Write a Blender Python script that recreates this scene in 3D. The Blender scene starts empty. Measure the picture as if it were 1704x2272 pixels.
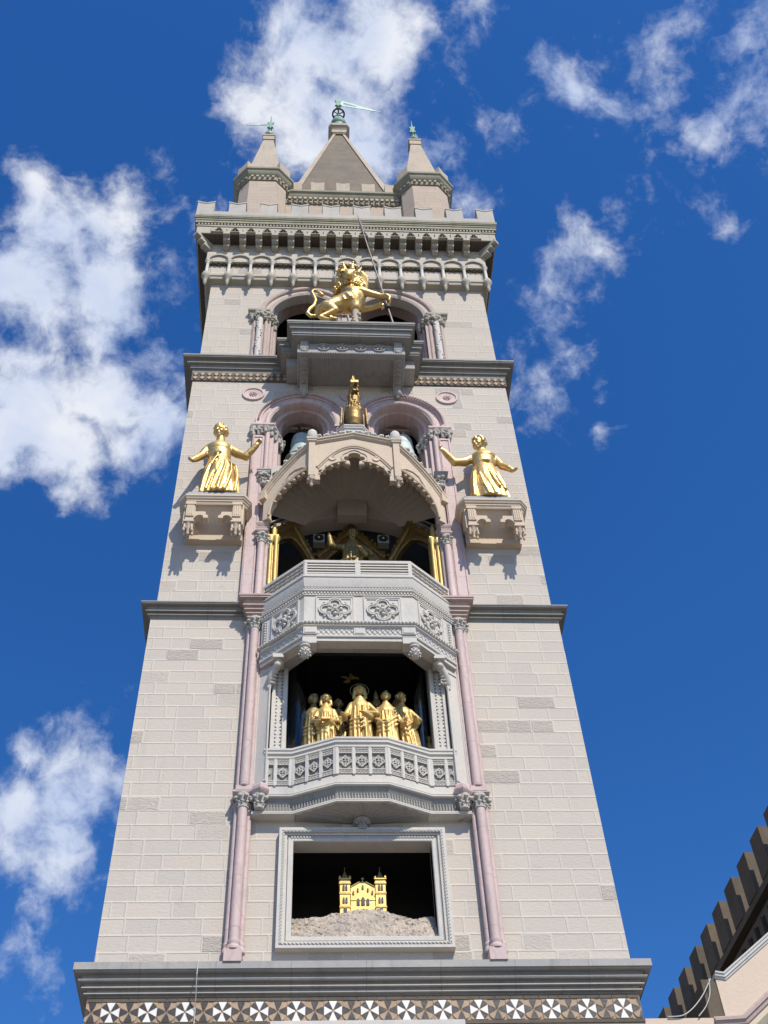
import bpy, bmesh, math, random
from mathutils import Vector, Matrix, geometry
R = math.radians
random.seed(7)
S = bpy.context.scene
COL = S.collection

# ------------------------------------------------------------------ camera
cam = bpy.data.cameras.new('camera')
cam.sensor_fit = 'HORIZONTAL'; cam.sensor_width = 36.0
cam.lens = 36.0 * 2692.5 / 1704.0
cam.clip_start = 0.1; cam.clip_end = 3000
camo = bpy.data.objects.new('camera', cam); COL.objects.link(camo)
cr, cu, cf = Vector((.99820987, -.04764759, -.03614924)), Vector((-.01467301, -.78104378, .62430387)), Vector((.05798072, .62265586, .78034474))
cu = cr.cross(cf)
camo.matrix_world = Matrix(((cr.x, cu.x, -cf.x, -1.09202), (cr.y, cu.y, -cf.y, -20.63047), (cr.z, cu.z, -cf.z, 1.7), (0, 0, 0, 1)))
S.camera = camo
S.view_settings.view_transform = 'Standard'
S.view_settings.look = 'None'
S.view_settings.exposure = 0.0
S.view_settings.gamma = 1.0
S.cycles.max_bounces = 7

# ------------------------------------------------------------------ world
SUN = Vector((.42, -1.0, 1.2)).normalized()
ELEV = math.asin(SUN.z)
W = bpy.data.worlds.new('World'); S.world = W; W.use_nodes = True
nt = W.node_tree; nt.nodes.clear()
def wn(t, **k):
    n = nt.nodes.new(t)
    for a, b in k.items(): setattr(n, a, b)
    return n
wl = lambda a, b: nt.links.new(a, b)
sky = wn('ShaderNodeTexSky', sky_type='NISHITA', sun_disc=False)
sky.sun_elevation = ELEV; sky.sun_rotation = math.atan2(SUN.x, SUN.y)
sky.altitude = 50; sky.air_density = 1.0; sky.dust_density = 0.25; sky.ozone_density = 4.0
tc = wn('ShaderNodeTexCoord')
CLOUDS = [(-.222,.402,.888,.034),(-.203,.435,.877,.05),(-.175,.424,.889,.042),(-.225,.471,.853,.057),(-.184,.474,.861,.046),(-.212,.515,.83,.061),(-.167,.544,.822,.057),(-.131,.559,.819,.038),(-.202,.568,.798,.042),(-.226,.55,.804,.046),(-.159,.575,.803,.034),(-.132,.378,.916,.014),(-.137,.41,.902,.024),(-.245,.46,.853,.04),(-.24,.52,.82,.05),(-.25,.575,.78,.035),(-.127,.452,.883,.019),(-.173,.5,.849,.034),
(-.219,.745,.63,.031),(-.188,.754,.629,.038),(-.216,.772,.598,.05),(-.179,.775,.606,.042),(-.214,.795,.568,.038),(-.191,.788,.585,.038),(-.158,.76,.63,.023),(-.214,.815,.538,.023),(-.208,.838,.505,.02),(-.218,.847,.485,.017),
(.038,.283,.958,.053),(.003,.303,.953,.05),(-.025,.336,.942,.046),(-.052,.336,.94,.032),(.039,.311,.949,.046),(.018,.344,.939,.046),(.063,.291,.955,.034),(-.014,.365,.931,.038),(.037,.376,.926,.034),(-.061,.325,.944,.023),(.059,.368,.928,.023),(-.019,.279,.96,.023),(.081,.297,.952,.023),
(.129,.272,.954,.017),(.139,.268,.953,.017),(.187,.308,.933,.022),(.17,.306,.937,.016),(.261,.297,.919,.017),(.273,.28,.921,.018),(.281,.267,.922,.016),(.316,.287,.905,.026),(.322,.264,.909,.025),(.298,.352,.888,.021),(.306,.341,.889,.021),(.318,.358,.878,.017),(.319,.371,.872,.017),(.25,.384,.889,.016),(.239,.401,.884,.017),(.203,.415,.887,.015),(.232,.422,.877,.013),(.22,.457,.862,.015),(.167,.497,.852,.026),(.184,.492,.851,.018),(.176,.534,.827,.023),(.184,.453,.872,.021),(.204,.502,.84,.016),(.148,.34,.929,.015),(.232,.561,.795,.012),(.231,.521,.822,.009),(.13,.406,.904,.013),(-.101,.426,.899,.015),(-.112,.462,.88,.018),(.155,.469,.869,.017),(.087,.351,.932,.014)]
# warp the direction a little so that no blob reads as a disc
wrp = wn('ShaderNodeTexNoise'); wrp.inputs['Scale'].default_value = 13; wrp.inputs['Detail'].default_value = 7
wl(tc.outputs['Generated'], wrp.inputs['Vector'])
ws = wn('ShaderNodeVectorMath', operation='SUBTRACT'); wl(wrp.outputs['Color'], ws.inputs[0]); ws.inputs[1].default_value = (.5, .5, .5)
wm = wn('ShaderNodeVectorMath', operation='SCALE'); wl(ws.outputs[0], wm.inputs[0]); wm.inputs['Scale'].default_value = .09
wa = wn('ShaderNodeVectorMath', operation='ADD'); wl(tc.outputs['Generated'], wa.inputs[0]); wl(wm.outputs[0], wa.inputs[1])
acc = None
for (x, y, z, rr) in CLOUDS:
    d = wn('ShaderNodeVectorMath', operation='DISTANCE'); wl(wa.outputs[0], d.inputs[0])
    v = Vector((x, y, z)).normalized(); d.inputs[1].default_value = v
    m = wn('ShaderNodeMath', operation='MULTIPLY_ADD'); wl(d.outputs['Value'], m.inputs[0])
    k, w_ = (.52, 2.5) if rr < .0275 else (1.12, 1.5)
    m.inputs[1].default_value = -k / (rr * w_); m.inputs[2].default_value = k
    if acc is None: acc = m.outputs[0]
    else:
        q = wn('ShaderNodeMath', operation='SMOOTH_MAX'); wl(acc, q.inputs[0]); wl(m.outputs[0], q.inputs[1]); q.inputs[2].default_value = .18
        acc = q.outputs[0]
nz = wn('ShaderNodeTexNoise'); nz.inputs['Scale'].default_value = 17; nz.inputs['Detail'].default_value = 11; nz.inputs['Roughness'].default_value = .6; nz.inputs['Distortion'].default_value = .12
wl(tc.outputs['Generated'], nz.inputs['Vector'])
na = wn('ShaderNodeMath', operation='MULTIPLY_ADD'); wl(nz.outputs['Fac'], na.inputs[0]); na.inputs[1].default_value = 2.1; na.inputs[2].default_value = -1.12
nz3 = wn('ShaderNodeTexNoise'); nz3.inputs['Scale'].default_value = 55; nz3.inputs['Detail'].default_value = 9; nz3.inputs['Roughness'].default_value = .62; nz3.inputs['Distortion'].default_value = .5
wl(wa.outputs[0], nz3.inputs['Vector'])
nb = wn('ShaderNodeMath', operation='MULTIPLY_ADD'); wl(nz3.outputs['Fac'], nb.inputs[0]); nb.inputs[1].default_value = .62; nb.inputs[2].default_value = -.31; 
a0 = wn('ShaderNodeMath', operation='ADD'); wl(na.outputs[0], a0.inputs[0]); wl(nb.outputs[0], a0.inputs[1])
ad = wn('ShaderNodeMath', operation='ADD'); wl(acc, ad.inputs[0]); wl(a0.outputs[0], ad.inputs[1])
den = wn('ShaderNodeMapRange', interpolation_type='SMOOTHSTEP'); wl(ad.outputs[0], den.inputs['Value'])
den.inputs['From Min'].default_value = .14; den.inputs['From Max'].default_value = .92
den.inputs['To Max'].default_value = .97
hs = wn('ShaderNodeHueSaturation'); hs.inputs['Saturation'].default_value = 1.30; hs.inputs['Hue'].default_value = .510; hs.inputs['Value'].default_value = 1.47
wl(sky.outputs[0], hs.inputs['Color'])
nz2 = wn('ShaderNodeTexNoise'); nz2.inputs['Scale'].default_value = 9; nz2.inputs['Detail'].default_value = 5; wl(wa.outputs[0], nz2.inputs['Vector'])
cshade = wn('ShaderNodeMapRange'); wl(nz2.outputs['Fac'], cshade.inputs['Value']); cshade.inputs['From Min'].default_value = .38; cshade.inputs['From Max'].default_value = .6
ccol = wn('ShaderNodeMix', data_type='RGBA'); wl(cshade.outputs[0], ccol.inputs['Factor'])
ccol.inputs[6].default_value = (5.2, 6.0, 7.9, 1); ccol.inputs[7].default_value = (7.6, 7.9, 8.5, 1)
mx = wn('ShaderNodeMix', data_type='RGBA'); wl(den.outputs[0], mx.inputs['Factor']); wl(hs.outputs[0], mx.inputs[6]); wl(ccol.outputs[2], mx.inputs[7])
bg = wn('ShaderNodeBackground'); wl(mx.outputs[2], bg.inputs['Color']); bg.inputs['Strength'].default_value = .112
wo = wn('ShaderNodeOutputWorld'); wl(bg.outputs[0], wo.inputs['Surface'])

sl = bpy.data.lights.new('sun', 'SUN'); sl.energy = 5.0; sl.angle = R(.5); sl.color = (1, .93, .80)
so = bpy.data.objects.new('sun', sl); COL.objects.link(so); so.location = (20, -60, 60)
so.rotation_euler = (-SUN).to_track_quat('-Z', 'Y').to_euler()

# ------------------------------------------------------------------ materials
def mat(name):
    m = bpy.data.materials.new(name); m.use_nodes = True
    return m, m.node_tree, m.node_tree.nodes['Principled BSDF']
class NT:
    def __init__(s, t): s.t = t
    def n(s, typ, ins=None, **k):
        n = s.t.nodes.new(typ)
        for a, b in k.items(): setattr(n, a, b)
        for a, b in (ins or {}).items():
            if isinstance(b, bpy.types.NodeSocket): s.t.links.new(b, n.inputs[a])
            else: n.inputs[a].default_value = b
        return n
    def math(s, op, a, b=0.0, c=0.0): return s.n('ShaderNodeMath', {0: a, 1: b, 2: c}, operation=op).outputs[0]
    def mix(s, f, a, b, blend='MIX'):
        return s.n('ShaderNodeMix', {'Factor': f, 6: a, 7: b}, data_type='RGBA', blend_type=blend).outputs[2]
    def rng(s, v, a, b, c, d): return s.n('ShaderNodeMapRange', {'Value': v, 'From Min': a, 'From Max': b, 'To Min': c, 'To Max': d}).outputs[0]
def c4(c, k=1): return (c[0] * k, c[1] * k, c[2] * k, 1)

def stone(name, col, var=.12, tint=(1, .95, .88), bump=.004, rough=.85, grime=.25, gcol=(.55, .55, .5), scale=1.0, jz=0, jx=0, vein=0):
    """plain weathered stone or render: broad tone, fine grain, patches of grime, fine relief"""
    m, t, p = mat(name); N = NT(t)
    co = N.n('ShaderNodeTexCoord').outputs['Object']
    a = N.n('ShaderNodeTexNoise', {'Vector': co, 'Scale': .9 * scale, 'Detail': 6, 'Roughness': .6}).outputs['Fac']
    b = N.n('ShaderNodeTexNoise', {'Vector': co, 'Scale': 9 * scale, 'Detail': 8, 'Roughness': .7}).outputs['Fac']
    g = N.n('ShaderNodeTexNoise', {'Vector': N.n('ShaderNodeMapping', {'Vector': co, 'Scale': (2.6, 2.6, .7)}).outputs[0], 'Scale': 1.3 * scale, 'Detail': 7, 'Roughness': .65}).outputs['Fac']
    c = N.mix(N.rng(a, .3, .7, 0, 1), c4(col, 1 - var), c4([col[i] * tint[i] for i in range(3)], 1 + var))
    c = N.mix(N.rng(b, .35, .7, 0, .5), c, c4(col, 1 - var * 1.6))
    c = N.mix(N.rng(g, .55, .75, 0, grime), c, c4([col[i] * gcol[i] for i in range(3)]))
    drip = N.n('ShaderNodeTexNoise', {'Vector': N.n('ShaderNodeMapping', {'Vector': co, 'Scale': (3.5, 3.5, .35)}).outputs[0], 'Scale': 1.6 * scale, 'Detail': 6, 'Roughness': .65}).outputs['Fac']
    c = N.mix(N.rng(drip, .54, .74, 0, grime * .8), c, c4([col[i] * gcol[i] * .9 for i in range(3)]))
    sp = N.n('ShaderNodeTexNoise', {'Vector': co, 'Scale': 30 * scale, 'Detail': 4, 'Roughness': .8}).outputs['Fac']
    c = N.mix(N.rng(sp, .55, .72, 0, .3), c, c4([col[i] * .72 for i in range(3)]))
    if vein:
        wv = N.n('ShaderNodeTexWave', {'Vector': co, 'Scale': 1.1, 'Distortion': 9, 'Detail': 5, 'Detail Scale': 1.6}).outputs['Fac']
        c = N.mix(N.rng(wv, .0, .22, vein, 0), c, c4([col[i] * (.80, .72, .74)[i] for i in range(3)]))
    sx_ = N.n('ShaderNodeSeparateXYZ', {0: co})
    for ax, pit in ((2, jz), (0, jx)):
        if pit:
            fr_ = N.math('FRACT', N.math('DIVIDE', sx_.outputs[ax], pit))
            dd = N.math('MULTIPLY', N.math('MINIMUM', fr_, N.math('SUBTRACT', 1.0, fr_)), pit)
            c = N.mix(N.rng(dd, .004, .014, .55, 0), c, c4([col[i] * .5 for i in range(3)]))
    t.links.new(c, p.inputs['Base Color']); p.inputs['Roughness'].default_value = rough
    bm_ = N.n('ShaderNodeBump', {'Height': b, 'Strength': .6, 'Distance': bump * 4})
    t.links.new(bm_.outputs[0], p.inputs['Normal'])
    return m

def ashlar(name, col, row=.36, wid=.62, joint=(.58, .52, .48), rough_share=.75, jw=.02, contrast=1.0):
    """coursed blocks of uneven length; every block gets its own tone and its own roughness of face"""
    m, t, p = mat(name); N = NT(t)
    co = N.n('ShaderNodeTexCoord').outputs['Object']
    s = N.n('ShaderNodeSeparateXYZ', {0: co}); u0 = N.math('ADD', s.outputs[0], s.outputs[1]); z = s.outputs[2]
    rz = N.math('DIVIDE', N.math('SUBTRACT', z, 13.97), row)
    ri = N.math('FLOOR', rz); rf = N.math('FRACT', rz)
    def h2(a, b):
        v = N.n('ShaderNodeCombineXYZ', {0: a, 1: b}).outputs[0]
        return N.n('ShaderNodeTexWhiteNoise', {'Vector': v}, noise_dimensions='2D')
    h = h2(ri, 3.7).outputs['Value']
    u = N.math('ADD', N.math('DIVIDE', u0, wid), N.math('MULTIPLY', h, 19.3))
    n = N.math('ROUND', u)
    J = N.math('MULTIPLY_ADD', N.math('SUBTRACT', h2(n, ri).outputs['Value'], .5), .72, n)
    du = N.math('SUBTRACT', u, J)
    bid = N.math('SUBTRACT', n, N.math('LESS_THAN', du, 0.0))
    dj = N.math('MULTIPLY', N.math('ABSOLUTE', du), wid)
    dz = N.math('MULTIPLY', N.math('MINIMUM', rf, N.math('SUBTRACT', 1.0, rf)), row)
    dist = N.math('MINIMUM', dj, dz)
    wob = N.n('ShaderNodeTexNoise', {'Vector': co, 'Scale': 7, 'Detail': 4}).outputs['Fac']
    dist = N.math('ADD', dist, N.math('MULTIPLY', N.math('SUBTRACT', wob, .5), .022))
    jm = N.rng(dist, jw * .5, jw * 1.2, 1, 0)
    hb = h2(N.math('ADD', bid, 91.3), ri); v1 = hb.outputs['Value']
    v2 = N.n('ShaderNodeSeparateColor', {0: hb.outputs['Color']}).outputs[1]
    v3 = N.n('ShaderNodeSeparateColor', {0: hb.outputs['Color']}).outputs[2]
    fine = N.n('ShaderNodeTexNoise', {'Vector': co, 'Scale': 14, 'Detail': 9, 'Roughness': .75}).outputs['Fac']
    rgh = N.n('ShaderNodeTexNoise', {'Vector': N.n('ShaderNodeMapping', {'Vector': co, 'Scale': (1, 1, 1.9)}).outputs[0], 'Scale': 11, 'Detail': 6, 'Roughness': .7, 'Distortion': .8}).outputs['Fac']
    bro = N.n('ShaderNodeTexNoise', {'Vector': co, 'Scale': .35, 'Detail': 4}).outputs['Fac']
    c = N.mix(v2, c4(col, .93), c4((col[0] * 1.03, col[1] * 1.0, col[2] * .965)))
    c = N.mix(N.math('MULTIPLY', N.rng(v1, .15, 1, 0, .42 * contrast), N.rng(fine, .3, .6, .6, 1)), c, c4((col[0] * .62, col[1] * .62, col[2] * .63)))
    isr = N.rng(v1, rough_share, rough_share + .06, 0, 1)          # rough-faced dark blocks
    c = N.mix(N.math('MULTIPLY', isr, N.rng(rgh, .38, .62, .0, .12 * contrast)), c, c4((col[0] * .45, col[1] * .43, col[2] * .41)))
    c = N.mix(N.rng(bro, .4, .65, 0, .3), c, c4((col[0] * .94, col[1] * .93, col[2] * .93)))
    c = N.mix(N.math('MULTIPLY', N.rng(fine, .5, .72, 0, .35), 1.0), c, c4((col[0] * .8, col[1] * .78, col[2] * .75)))
    spk = N.n('ShaderNodeTexNoise', {'Vector': co, 'Scale': 38, 'Detail': 4, 'Roughness': .8}).outputs['Fac']
    c = N.mix(N.rng(spk, .54, .72, 0, .40), c, c4((col[0] * .70, col[1] * .68, col[2] * .66)))
    drip = N.n('ShaderNodeTexNoise', {'Vector': N.n('ShaderNodeMapping', {'Vector': co, 'Scale': (2.2, 2.2, .16)}).outputs[0], 'Scale': 1.2, 'Detail': 6, 'Roughness': .6}).outputs['Fac']
    c = N.mix(N.rng(drip, .56, .74, 0, .28), c, c4((col[0] * .74, col[1] * .73, col[2] * .72)))
    stn = N.n('ShaderNodeTexNoise', {'Vector': N.n('ShaderNodeMapping', {'Vector': co, 'Scale': (1.1, 1.1, 1.6), 'Location': (3, 0, 7)}).outputs[0], 'Scale': .9, 'Detail': 7, 'Roughness': .62}).outputs['Fac']
    c = N.mix(N.rng(stn, .64, .76, 0, .45), c, c4((col[0] * .6, col[1] * .6, col[2] * .6)))
    c = N.mix(N.math('MULTIPLY', jm, .34), c, c4(joint))
    t.links.new(c, p.inputs['Base Color']); p.inputs['Roughness'].default_value = .9
    amp = N.math('MULTIPLY_ADD', isr, 1.6, .45)
    hgt = N.math('ADD', N.math('MULTIPLY', N.math('MULTIPLY', rgh, amp), N.math('SUBTRACT', 1.0, jm)), N.math('MULTIPLY', jm, .55))
    b = N.n('ShaderNodeBump', {'Height': hgt, 'Strength': .8, 'Distance': .03})
    t.links.new(b.outputs[0], p.inputs['Normal'])
    return m

def metal(name, col, r0, r1, dirt, dcol, metallic=.75, scale=4.0, bump=.01):
    m, t, p = mat(name); N = NT(t)
    co = N.n('ShaderNodeTexCoord').outputs['Object']
    a = N.n('ShaderNodeTexNoise', {'Vector': co, 'Scale': scale, 'Detail': 7, 'Roughness': .65}).outputs['Fac']
    b = N.n('ShaderNodeTexNoise', {'Vector': co, 'Scale': scale * 3.1, 'Detail': 5}).outputs['Fac']
    c = N.mix(N.rng(a, .42, .72, 0, dirt), c4(col), c4(dcol))
    t.links.new(c, p.inputs['Base Color']); p.inputs['Metallic'].default_value = metallic
    t.links.new(N.rng(a, .3, .7, r0, r1), p.inputs['Roughness'])
    t.links.new(N.n('ShaderNodeBump', {'Height': b, 'Strength': .5, 'Distance': bump}).outputs[0], p.inputs['Normal'])
    return m
def flat(name, col, rough=.8, metallic=0.0):
    m, t, p = mat(name); p.inputs['Base Color'].default_value = c4(col); p.inputs['Roughness'].default_value = rough; p.inputs['Metallic'].default_value = metallic
    return m

M = {}
M['wall'] = ashlar('ashlar_wall', (.54, .489, .432), joint=(.60, .56, .50), rough_share=.88, contrast=.38)
M['wall2'] = ashlar('ashlar_wall_mid', (.53, .481, .427), row=.385, joint=(.60, .56, .50), rough_share=.89, contrast=.36)
M['wall3'] = ashlar('ashlar_wall_top', (.52, .468, .405), row=.40, wid=.72, joint=(.55, .50, .45), rough_share=.93, contrast=.4)
M['grey'] = stone('grey_stone', (.36, .355, .35), grime=.5, jx=1.37)
M['dgrey'] = stone('dark_grey_stone', (.29, .29, .28), grime=.6, jx=1.21)
M['paint'] = stone('light_grey_stone', (.555, .538, .51), var=.09, grime=.32)
M['pink'] = stone('pink_marble', (.53, .42, .40), var=.08, grime=.2, tint=(1.02, .96, .97), gcol=(.7, .7, .72), rough=.7, jz=1.13, vein=.5)
M['pinkd'] = stone('weathered_pink_stone', (.46, .37, .345), var=.12, grime=.4, jz=.8, vein=.35)
M['cream'] = stone('cream_stone', (.56, .465, .365), var=.07, grime=.25, gcol=(.65, .62, .58))
M['tan'] = stone('tan_stone', (.44, .375, .305), var=.13, grime=.5, gcol=(.5, .5, .42))
M['tanb'] = ashlar('tan_brickwork', (.47, .385, .31), row=.3, wid=.6, joint=(.44, .37, .30), rough_share=.97, jw=.016, contrast=.6)
M['slab'] = stone('spire_slabs', (.17, .14, .108), var=.25, grime=.6, gcol=(.55, .5, .45), scale=1.4)
M['moss'] = stone('mossy_stone', (.30, .29, .22), var=.2, grime=.7, gcol=(.5, .6, .35))
M['mould'] = stone('gallery_stone', (.42, .395, .335), var=.12, grime=.55, gcol=(.6, .62, .45))
M['gold'] = metal('gilded_bronze', (.70, .475, .18), .32, .54, .6, (.40, .26, .10), scale=6, bump=.02)
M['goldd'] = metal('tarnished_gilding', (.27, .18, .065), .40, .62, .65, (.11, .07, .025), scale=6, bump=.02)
M['golds'] = metal('gilding_scene', (.58, .40, .145), .42, .6, .6, (.30, .20, .07), metallic=.5, scale=7, bump=.015)
M['goldp'] = metal('pale_gilding', (.62, .45, .17), .5, .65, .4, (.46, .31, .11))
M['verd'] = metal('verdigris', (.21, .34, .275), .6, .85, .6, (.10, .22, .17), metallic=.15)
M['pen'] = metal('pale_verdigris', (.42, .56, .50), .6, .85, .5, (.30, .44, .38), metallic=.1)
M['bell'] = metal('bell_bronze', (.38, .465, .44), .55, .8, .6, (.22, .33, .33), metallic=.2)
M['bellp'] = metal('bell_bronze_pale', (.46, .53, .53), .55, .8, .4, (.30, .42, .44), metallic=.2)
M['iron'] = metal('dark_iron', (.05, .05, .05), .5, .8, .5, (.08, .06, .05), metallic=.6)
M['lancem'] = metal('lance_steel', (.23, .19, .17), .45, .7, .5, (.12, .09, .08), metallic=.6)
M['merl'] = stone('merlon_stone', (.44, .42, .39), grime=.35)
M['cap'] = stone('carved_stone', (.47, .455, .43), grime=.5, var=.12)
M['folg_shade'] = stone('mossy_foliage_and_shade', (.13, .125, .08), grime=.7, var=.3)  # moss green, darkened with the shade of the arch and trefoil recesses
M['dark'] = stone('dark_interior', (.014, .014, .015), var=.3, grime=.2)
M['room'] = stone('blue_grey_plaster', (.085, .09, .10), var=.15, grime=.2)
M['soffit'] = stone('soffit_plaster', (.47, .43, .38), var=.08, grime=.3)
M['white'] = stone('white_marble', (.74, .73, .71), var=.04, grime=.1, rough=.5)
M['cope'] = stone('pale_coping', (.60, .60, .58), grime=.3)
M['black'] = stone('black_marble', (.022, .019, .024), var=.2, grime=.2, rough=.5)
M['tanm'] = stone('tan_mosaic', (.42, .315, .225), var=.2, grime=.3)
M['brown'] = stone('brown_brick_and_shade', (.12, .10, .08), var=.3, grime=.4)  # brick of the friezes; on the eaves plate it stands in for shade
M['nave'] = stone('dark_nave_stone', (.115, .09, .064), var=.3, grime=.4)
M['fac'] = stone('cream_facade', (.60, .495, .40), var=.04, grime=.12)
M['rock'] = stone('model_rock', (.52, .455, .40), var=.25, grime=.6, gcol=(.4, .42, .38), bump=.02, scale=3)
M['lead'] = stone('lead_tray', (.33, .36, .40), var=.3, grime=.5, gcol=(.5, .55, .6), scale=4)
M['wire'] = flat('pale_wire', (.5, .52, .5))
M['spk'] = flat('grey_metal', (.30, .31, .33), .5, .3)
M['spkc'] = flat('speaker_cone', (.01, .01, .01), .6)
M['dust'] = flat('dust_cap', (.7, .7, .7), .4)
M['plaza'] = stone('plaza_paving', (.17, .155, .135), var=.1, grime=.3, scale=.6)
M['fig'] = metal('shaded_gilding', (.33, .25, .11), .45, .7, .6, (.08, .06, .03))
def glassmat():
    m, t, p = mat('screen_glass'); N = NT(t)
    fr = N.n('ShaderNodeFresnel', {'IOR': 1.5}).outputs[0]
    g = N.n('ShaderNodeBsdfGlossy', {'Roughness': .02, 'Color': (.42, .44, .44, 1)}).outputs[0]
    tr = N.n('ShaderNodeBsdfTransparent', {'Color': (.80, .86, .86, 1)}).outputs[0]
    mxs = N.n('ShaderNodeMixShader', {0: N.math('MULTIPLY_ADD', fr, .35, .015), 1: tr, 2: g})
    t.links.new(mxs.outputs[0], t.nodes['Material Output'].inputs['Surface'])
    return m
M['glass'] = glassmat()

# ------------------------------------------------------------------ mesh helpers
class Fr:
    """a vertical plane: s along it, z up, d out of it"""
    def __init__(s, o, d=(1, 0), flip=False):
        l = math.hypot(*d); s.o = o; s.d = (d[0] / l, d[1] / l)
        k = -1 if flip else 1
        s.n = (s.d[1] * k, -s.d[0] * k)
    def __call__(s, a, z, d): return (s.o[0] + a * s.d[0] + d * s.n[0], s.o[1] + a * s.d[1] + d * s.n[1], z)
def front(y): return Fr((0, y))
PLAN = lambda x, y, h: (x, y, h)

class MB:
    def __init__(s): s.v = []; s.f = []; s.mi = []; s.cur = 0
    def add(s, vs, fs):
        o = len(s.v); s.v += [tuple(p) for p in vs]
        for f in fs: s.f.append([i + o for i in f]); s.mi.append(s.cur)
    def box(s, x0, x1, y0, y1, z0, z1):
        s.add([(x, y, z) for z in (z0, z1) for y in (y0, y1) for x in (x0, x1)],
              [(0, 2, 3, 1), (4, 5, 7, 6), (0, 1, 5, 4), (2, 6, 7, 3), (0, 4, 6, 2), (1, 3, 7, 5)])
        return s
    def fbox(s, fr, s0, s1, z0, z1, d0, d1):
        s.add([fr(a, z, d) for z in (z0, z1) for d in (d0, d1) for a in (s0, s1)],
              [(0, 2, 3, 1), (4, 5, 7, 6), (0, 1, 5, 4), (2, 6, 7, 3), (0, 4, 6, 2), (1, 3, 7, 5)])
        return s
    def plate(s, outer, fr, d0, d1, holes=()):
        loops = [list(outer)] + [list(h) for h in holes]
        tris = geometry.tessellate_polygon([[Vector((p[0], p[1], 0)) for p in l] for l in loops])
        pts = [p for l in loops for p in l]; n = len(pts)
        vs = [fr(p[0], p[1], d0) for p in pts] + [fr(p[0], p[1], d1) for p in pts]
        fs = [tuple(t) for t in tris] + [tuple(i + n for i in reversed(t)) for t in tris]
        o = 0
        for l in loops:
            k = len(l)
            for i in range(k): j = (i + 1) % k; fs.append((o + i, o + j, o + j + n, o + i + n))
            o += k
        s.add(vs, fs); return s
    def sweep(s, path, prof, fr, sgn=-1, closed=False, pclosed=True):
        """profile (o, h) carried along a 2-D path with mitred corners; sgn=-1: o to the right of the path, +1: left"""
        n = len(path); P = [Vector(p) for p in path]; mit = []
        for i in range(n):
            a = P[i] - P[i - 1] if (i > 0 or closed) else None
            b = P[(i + 1) % n] - P[i] if (i < n - 1 or closed) else None
            na = Vector((-a.y, a.x)).normalized() * sgn if a is not None else None
            nb = Vector((-b.y, b.x)).normalized() * sgn if b is not None else None
            if na is None: m = nb
            elif nb is None: m = na
            else:
                m = na + nb; m = m / max(.25, (1 + na.dot(nb)))
            mit.append(m)
        k = len(prof)
        vs = [fr(P[i].x + mit[i].x * o, P[i].y + mit[i].y * o, h) for i in range(n) for (o, h) in prof]
        fs = []
        for i in range(n if closed else n - 1):
            i2 = (i + 1) % n
            for j in range(k if pclosed else k - 1):
                j2 = (j + 1) % k
                fs.append((i * k + j, i2 * k + j, i2 * k + j2, i * k + j2))
        if not closed and pclosed:
            fs.append(tuple(range(k))); fs.append(tuple((n - 1) * k + j for j in reversed(range(k))))
        s.add(vs, fs); return s
    def lathe(s, prof, n=16, c=(0, 0, 0), fr=None, sx=1, sy=1):
        """turned about z (or, with fr, about the plane's outward axis: prof is (r, d), c is (s, z))"""
        vs = []; fs = []; k = len(prof)
        for i in range(n):
            a = 2 * math.pi * (i + .5) / n
            for (r, h) in prof:
                if fr: vs.append(fr(c[0] + r * math.cos(a), c[1] + r * math.sin(a), h))
                else: vs.append((c[0] + r * math.cos(a) * sx, c[1] + r * math.sin(a) * sy, c[2] + h))
        for i in range(n):
            i2 = (i + 1) % n
            for j in range(k - 1): fs.append((i * k + j, i2 * k + j, i2 * k + j + 1, i * k + j + 1))
        if prof[0][0] > 1e-6: fs.append(tuple(i * k for i in reversed(range(n))))
        if prof[-1][0] > 1e-6: fs.append(tuple(i * k + k - 1 for i in range(n)))
        s.add(vs, fs); return s
    def ell(s, c, r, n=10, m=7, rot=None):
        if not hasattr(r, '__len__'): r = (r, r, r)
        vs = [Vector((0, 0, -r[2]))]
        for j in range(1, m):
            t = math.pi * j / m - math.pi / 2
            for i in range(n):
                a = 2 * math.pi * i / n
                vs.append(Vector((r[0] * math.cos(t) * math.cos(a), r[1] * math.cos(t) * math.sin(a), r[2] * math.sin(t))))
        vs.append(Vector((0, 0, r[2])))
        if rot is not None: vs = [rot @ v for v in vs]
        vs = [v + Vector(c) for v in vs]
        fs = []
        for i in range(n): fs.append((0, 1 + (i + 1) % n, 1 + i))
        for j in range(m - 2):
            for i in range(n):
                a = 1 + j * n + i; b = 1 + j * n + (i + 1) % n
                fs.append((a, b, b + n, a + n))
        L = len(vs) - 1
        for i in range(n): fs.append((L, L - n + i, L - n + (i + 1) % n))
        s.add(vs, fs); return s
    def tube(s, pts, rad, n=8):
        P = [Vector(p) for p in pts]; k = len(P)
        if not hasattr(rad, '__len__'): rad = [rad] * k
        vs = []; fs = []; up = None
        for i in range(k):
            t = (P[min(i + 1, k - 1)] - P[max(i - 1, 0)]).normalized()
            if up is None:
                up = Vector((0, 0, 1)) if abs(t.z) < .9 else Vector((0, 1, 0))
            x = (up - t * up.dot(t)).normalized(); y = t.cross(x); up = x
            for j in range(n):
                a = 2 * math.pi * j / n
                vs.append(P[i] + (x * math.cos(a) + y * math.sin(a)) * rad[i])
        for i in range(k - 1):
            for j in range(n):
                j2 = (j + 1) % n
                fs.append((i * n + j, i * n + j2, (i + 1) * n + j2, (i + 1) * n + j))
        fs.append(tuple(reversed(range(n)))); fs.append(tuple((k - 1) * n + j for j in range(n)))
        s.add(vs, fs); return s
    def limb(s, pts, rad, n=10):
        """tube with rounded ends and joints, for sculpture"""
        s.tube(pts, rad, n)
        for p, r in zip(pts, rad): s.ell(p, r * 1.0, 10, 7)
        return s
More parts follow.
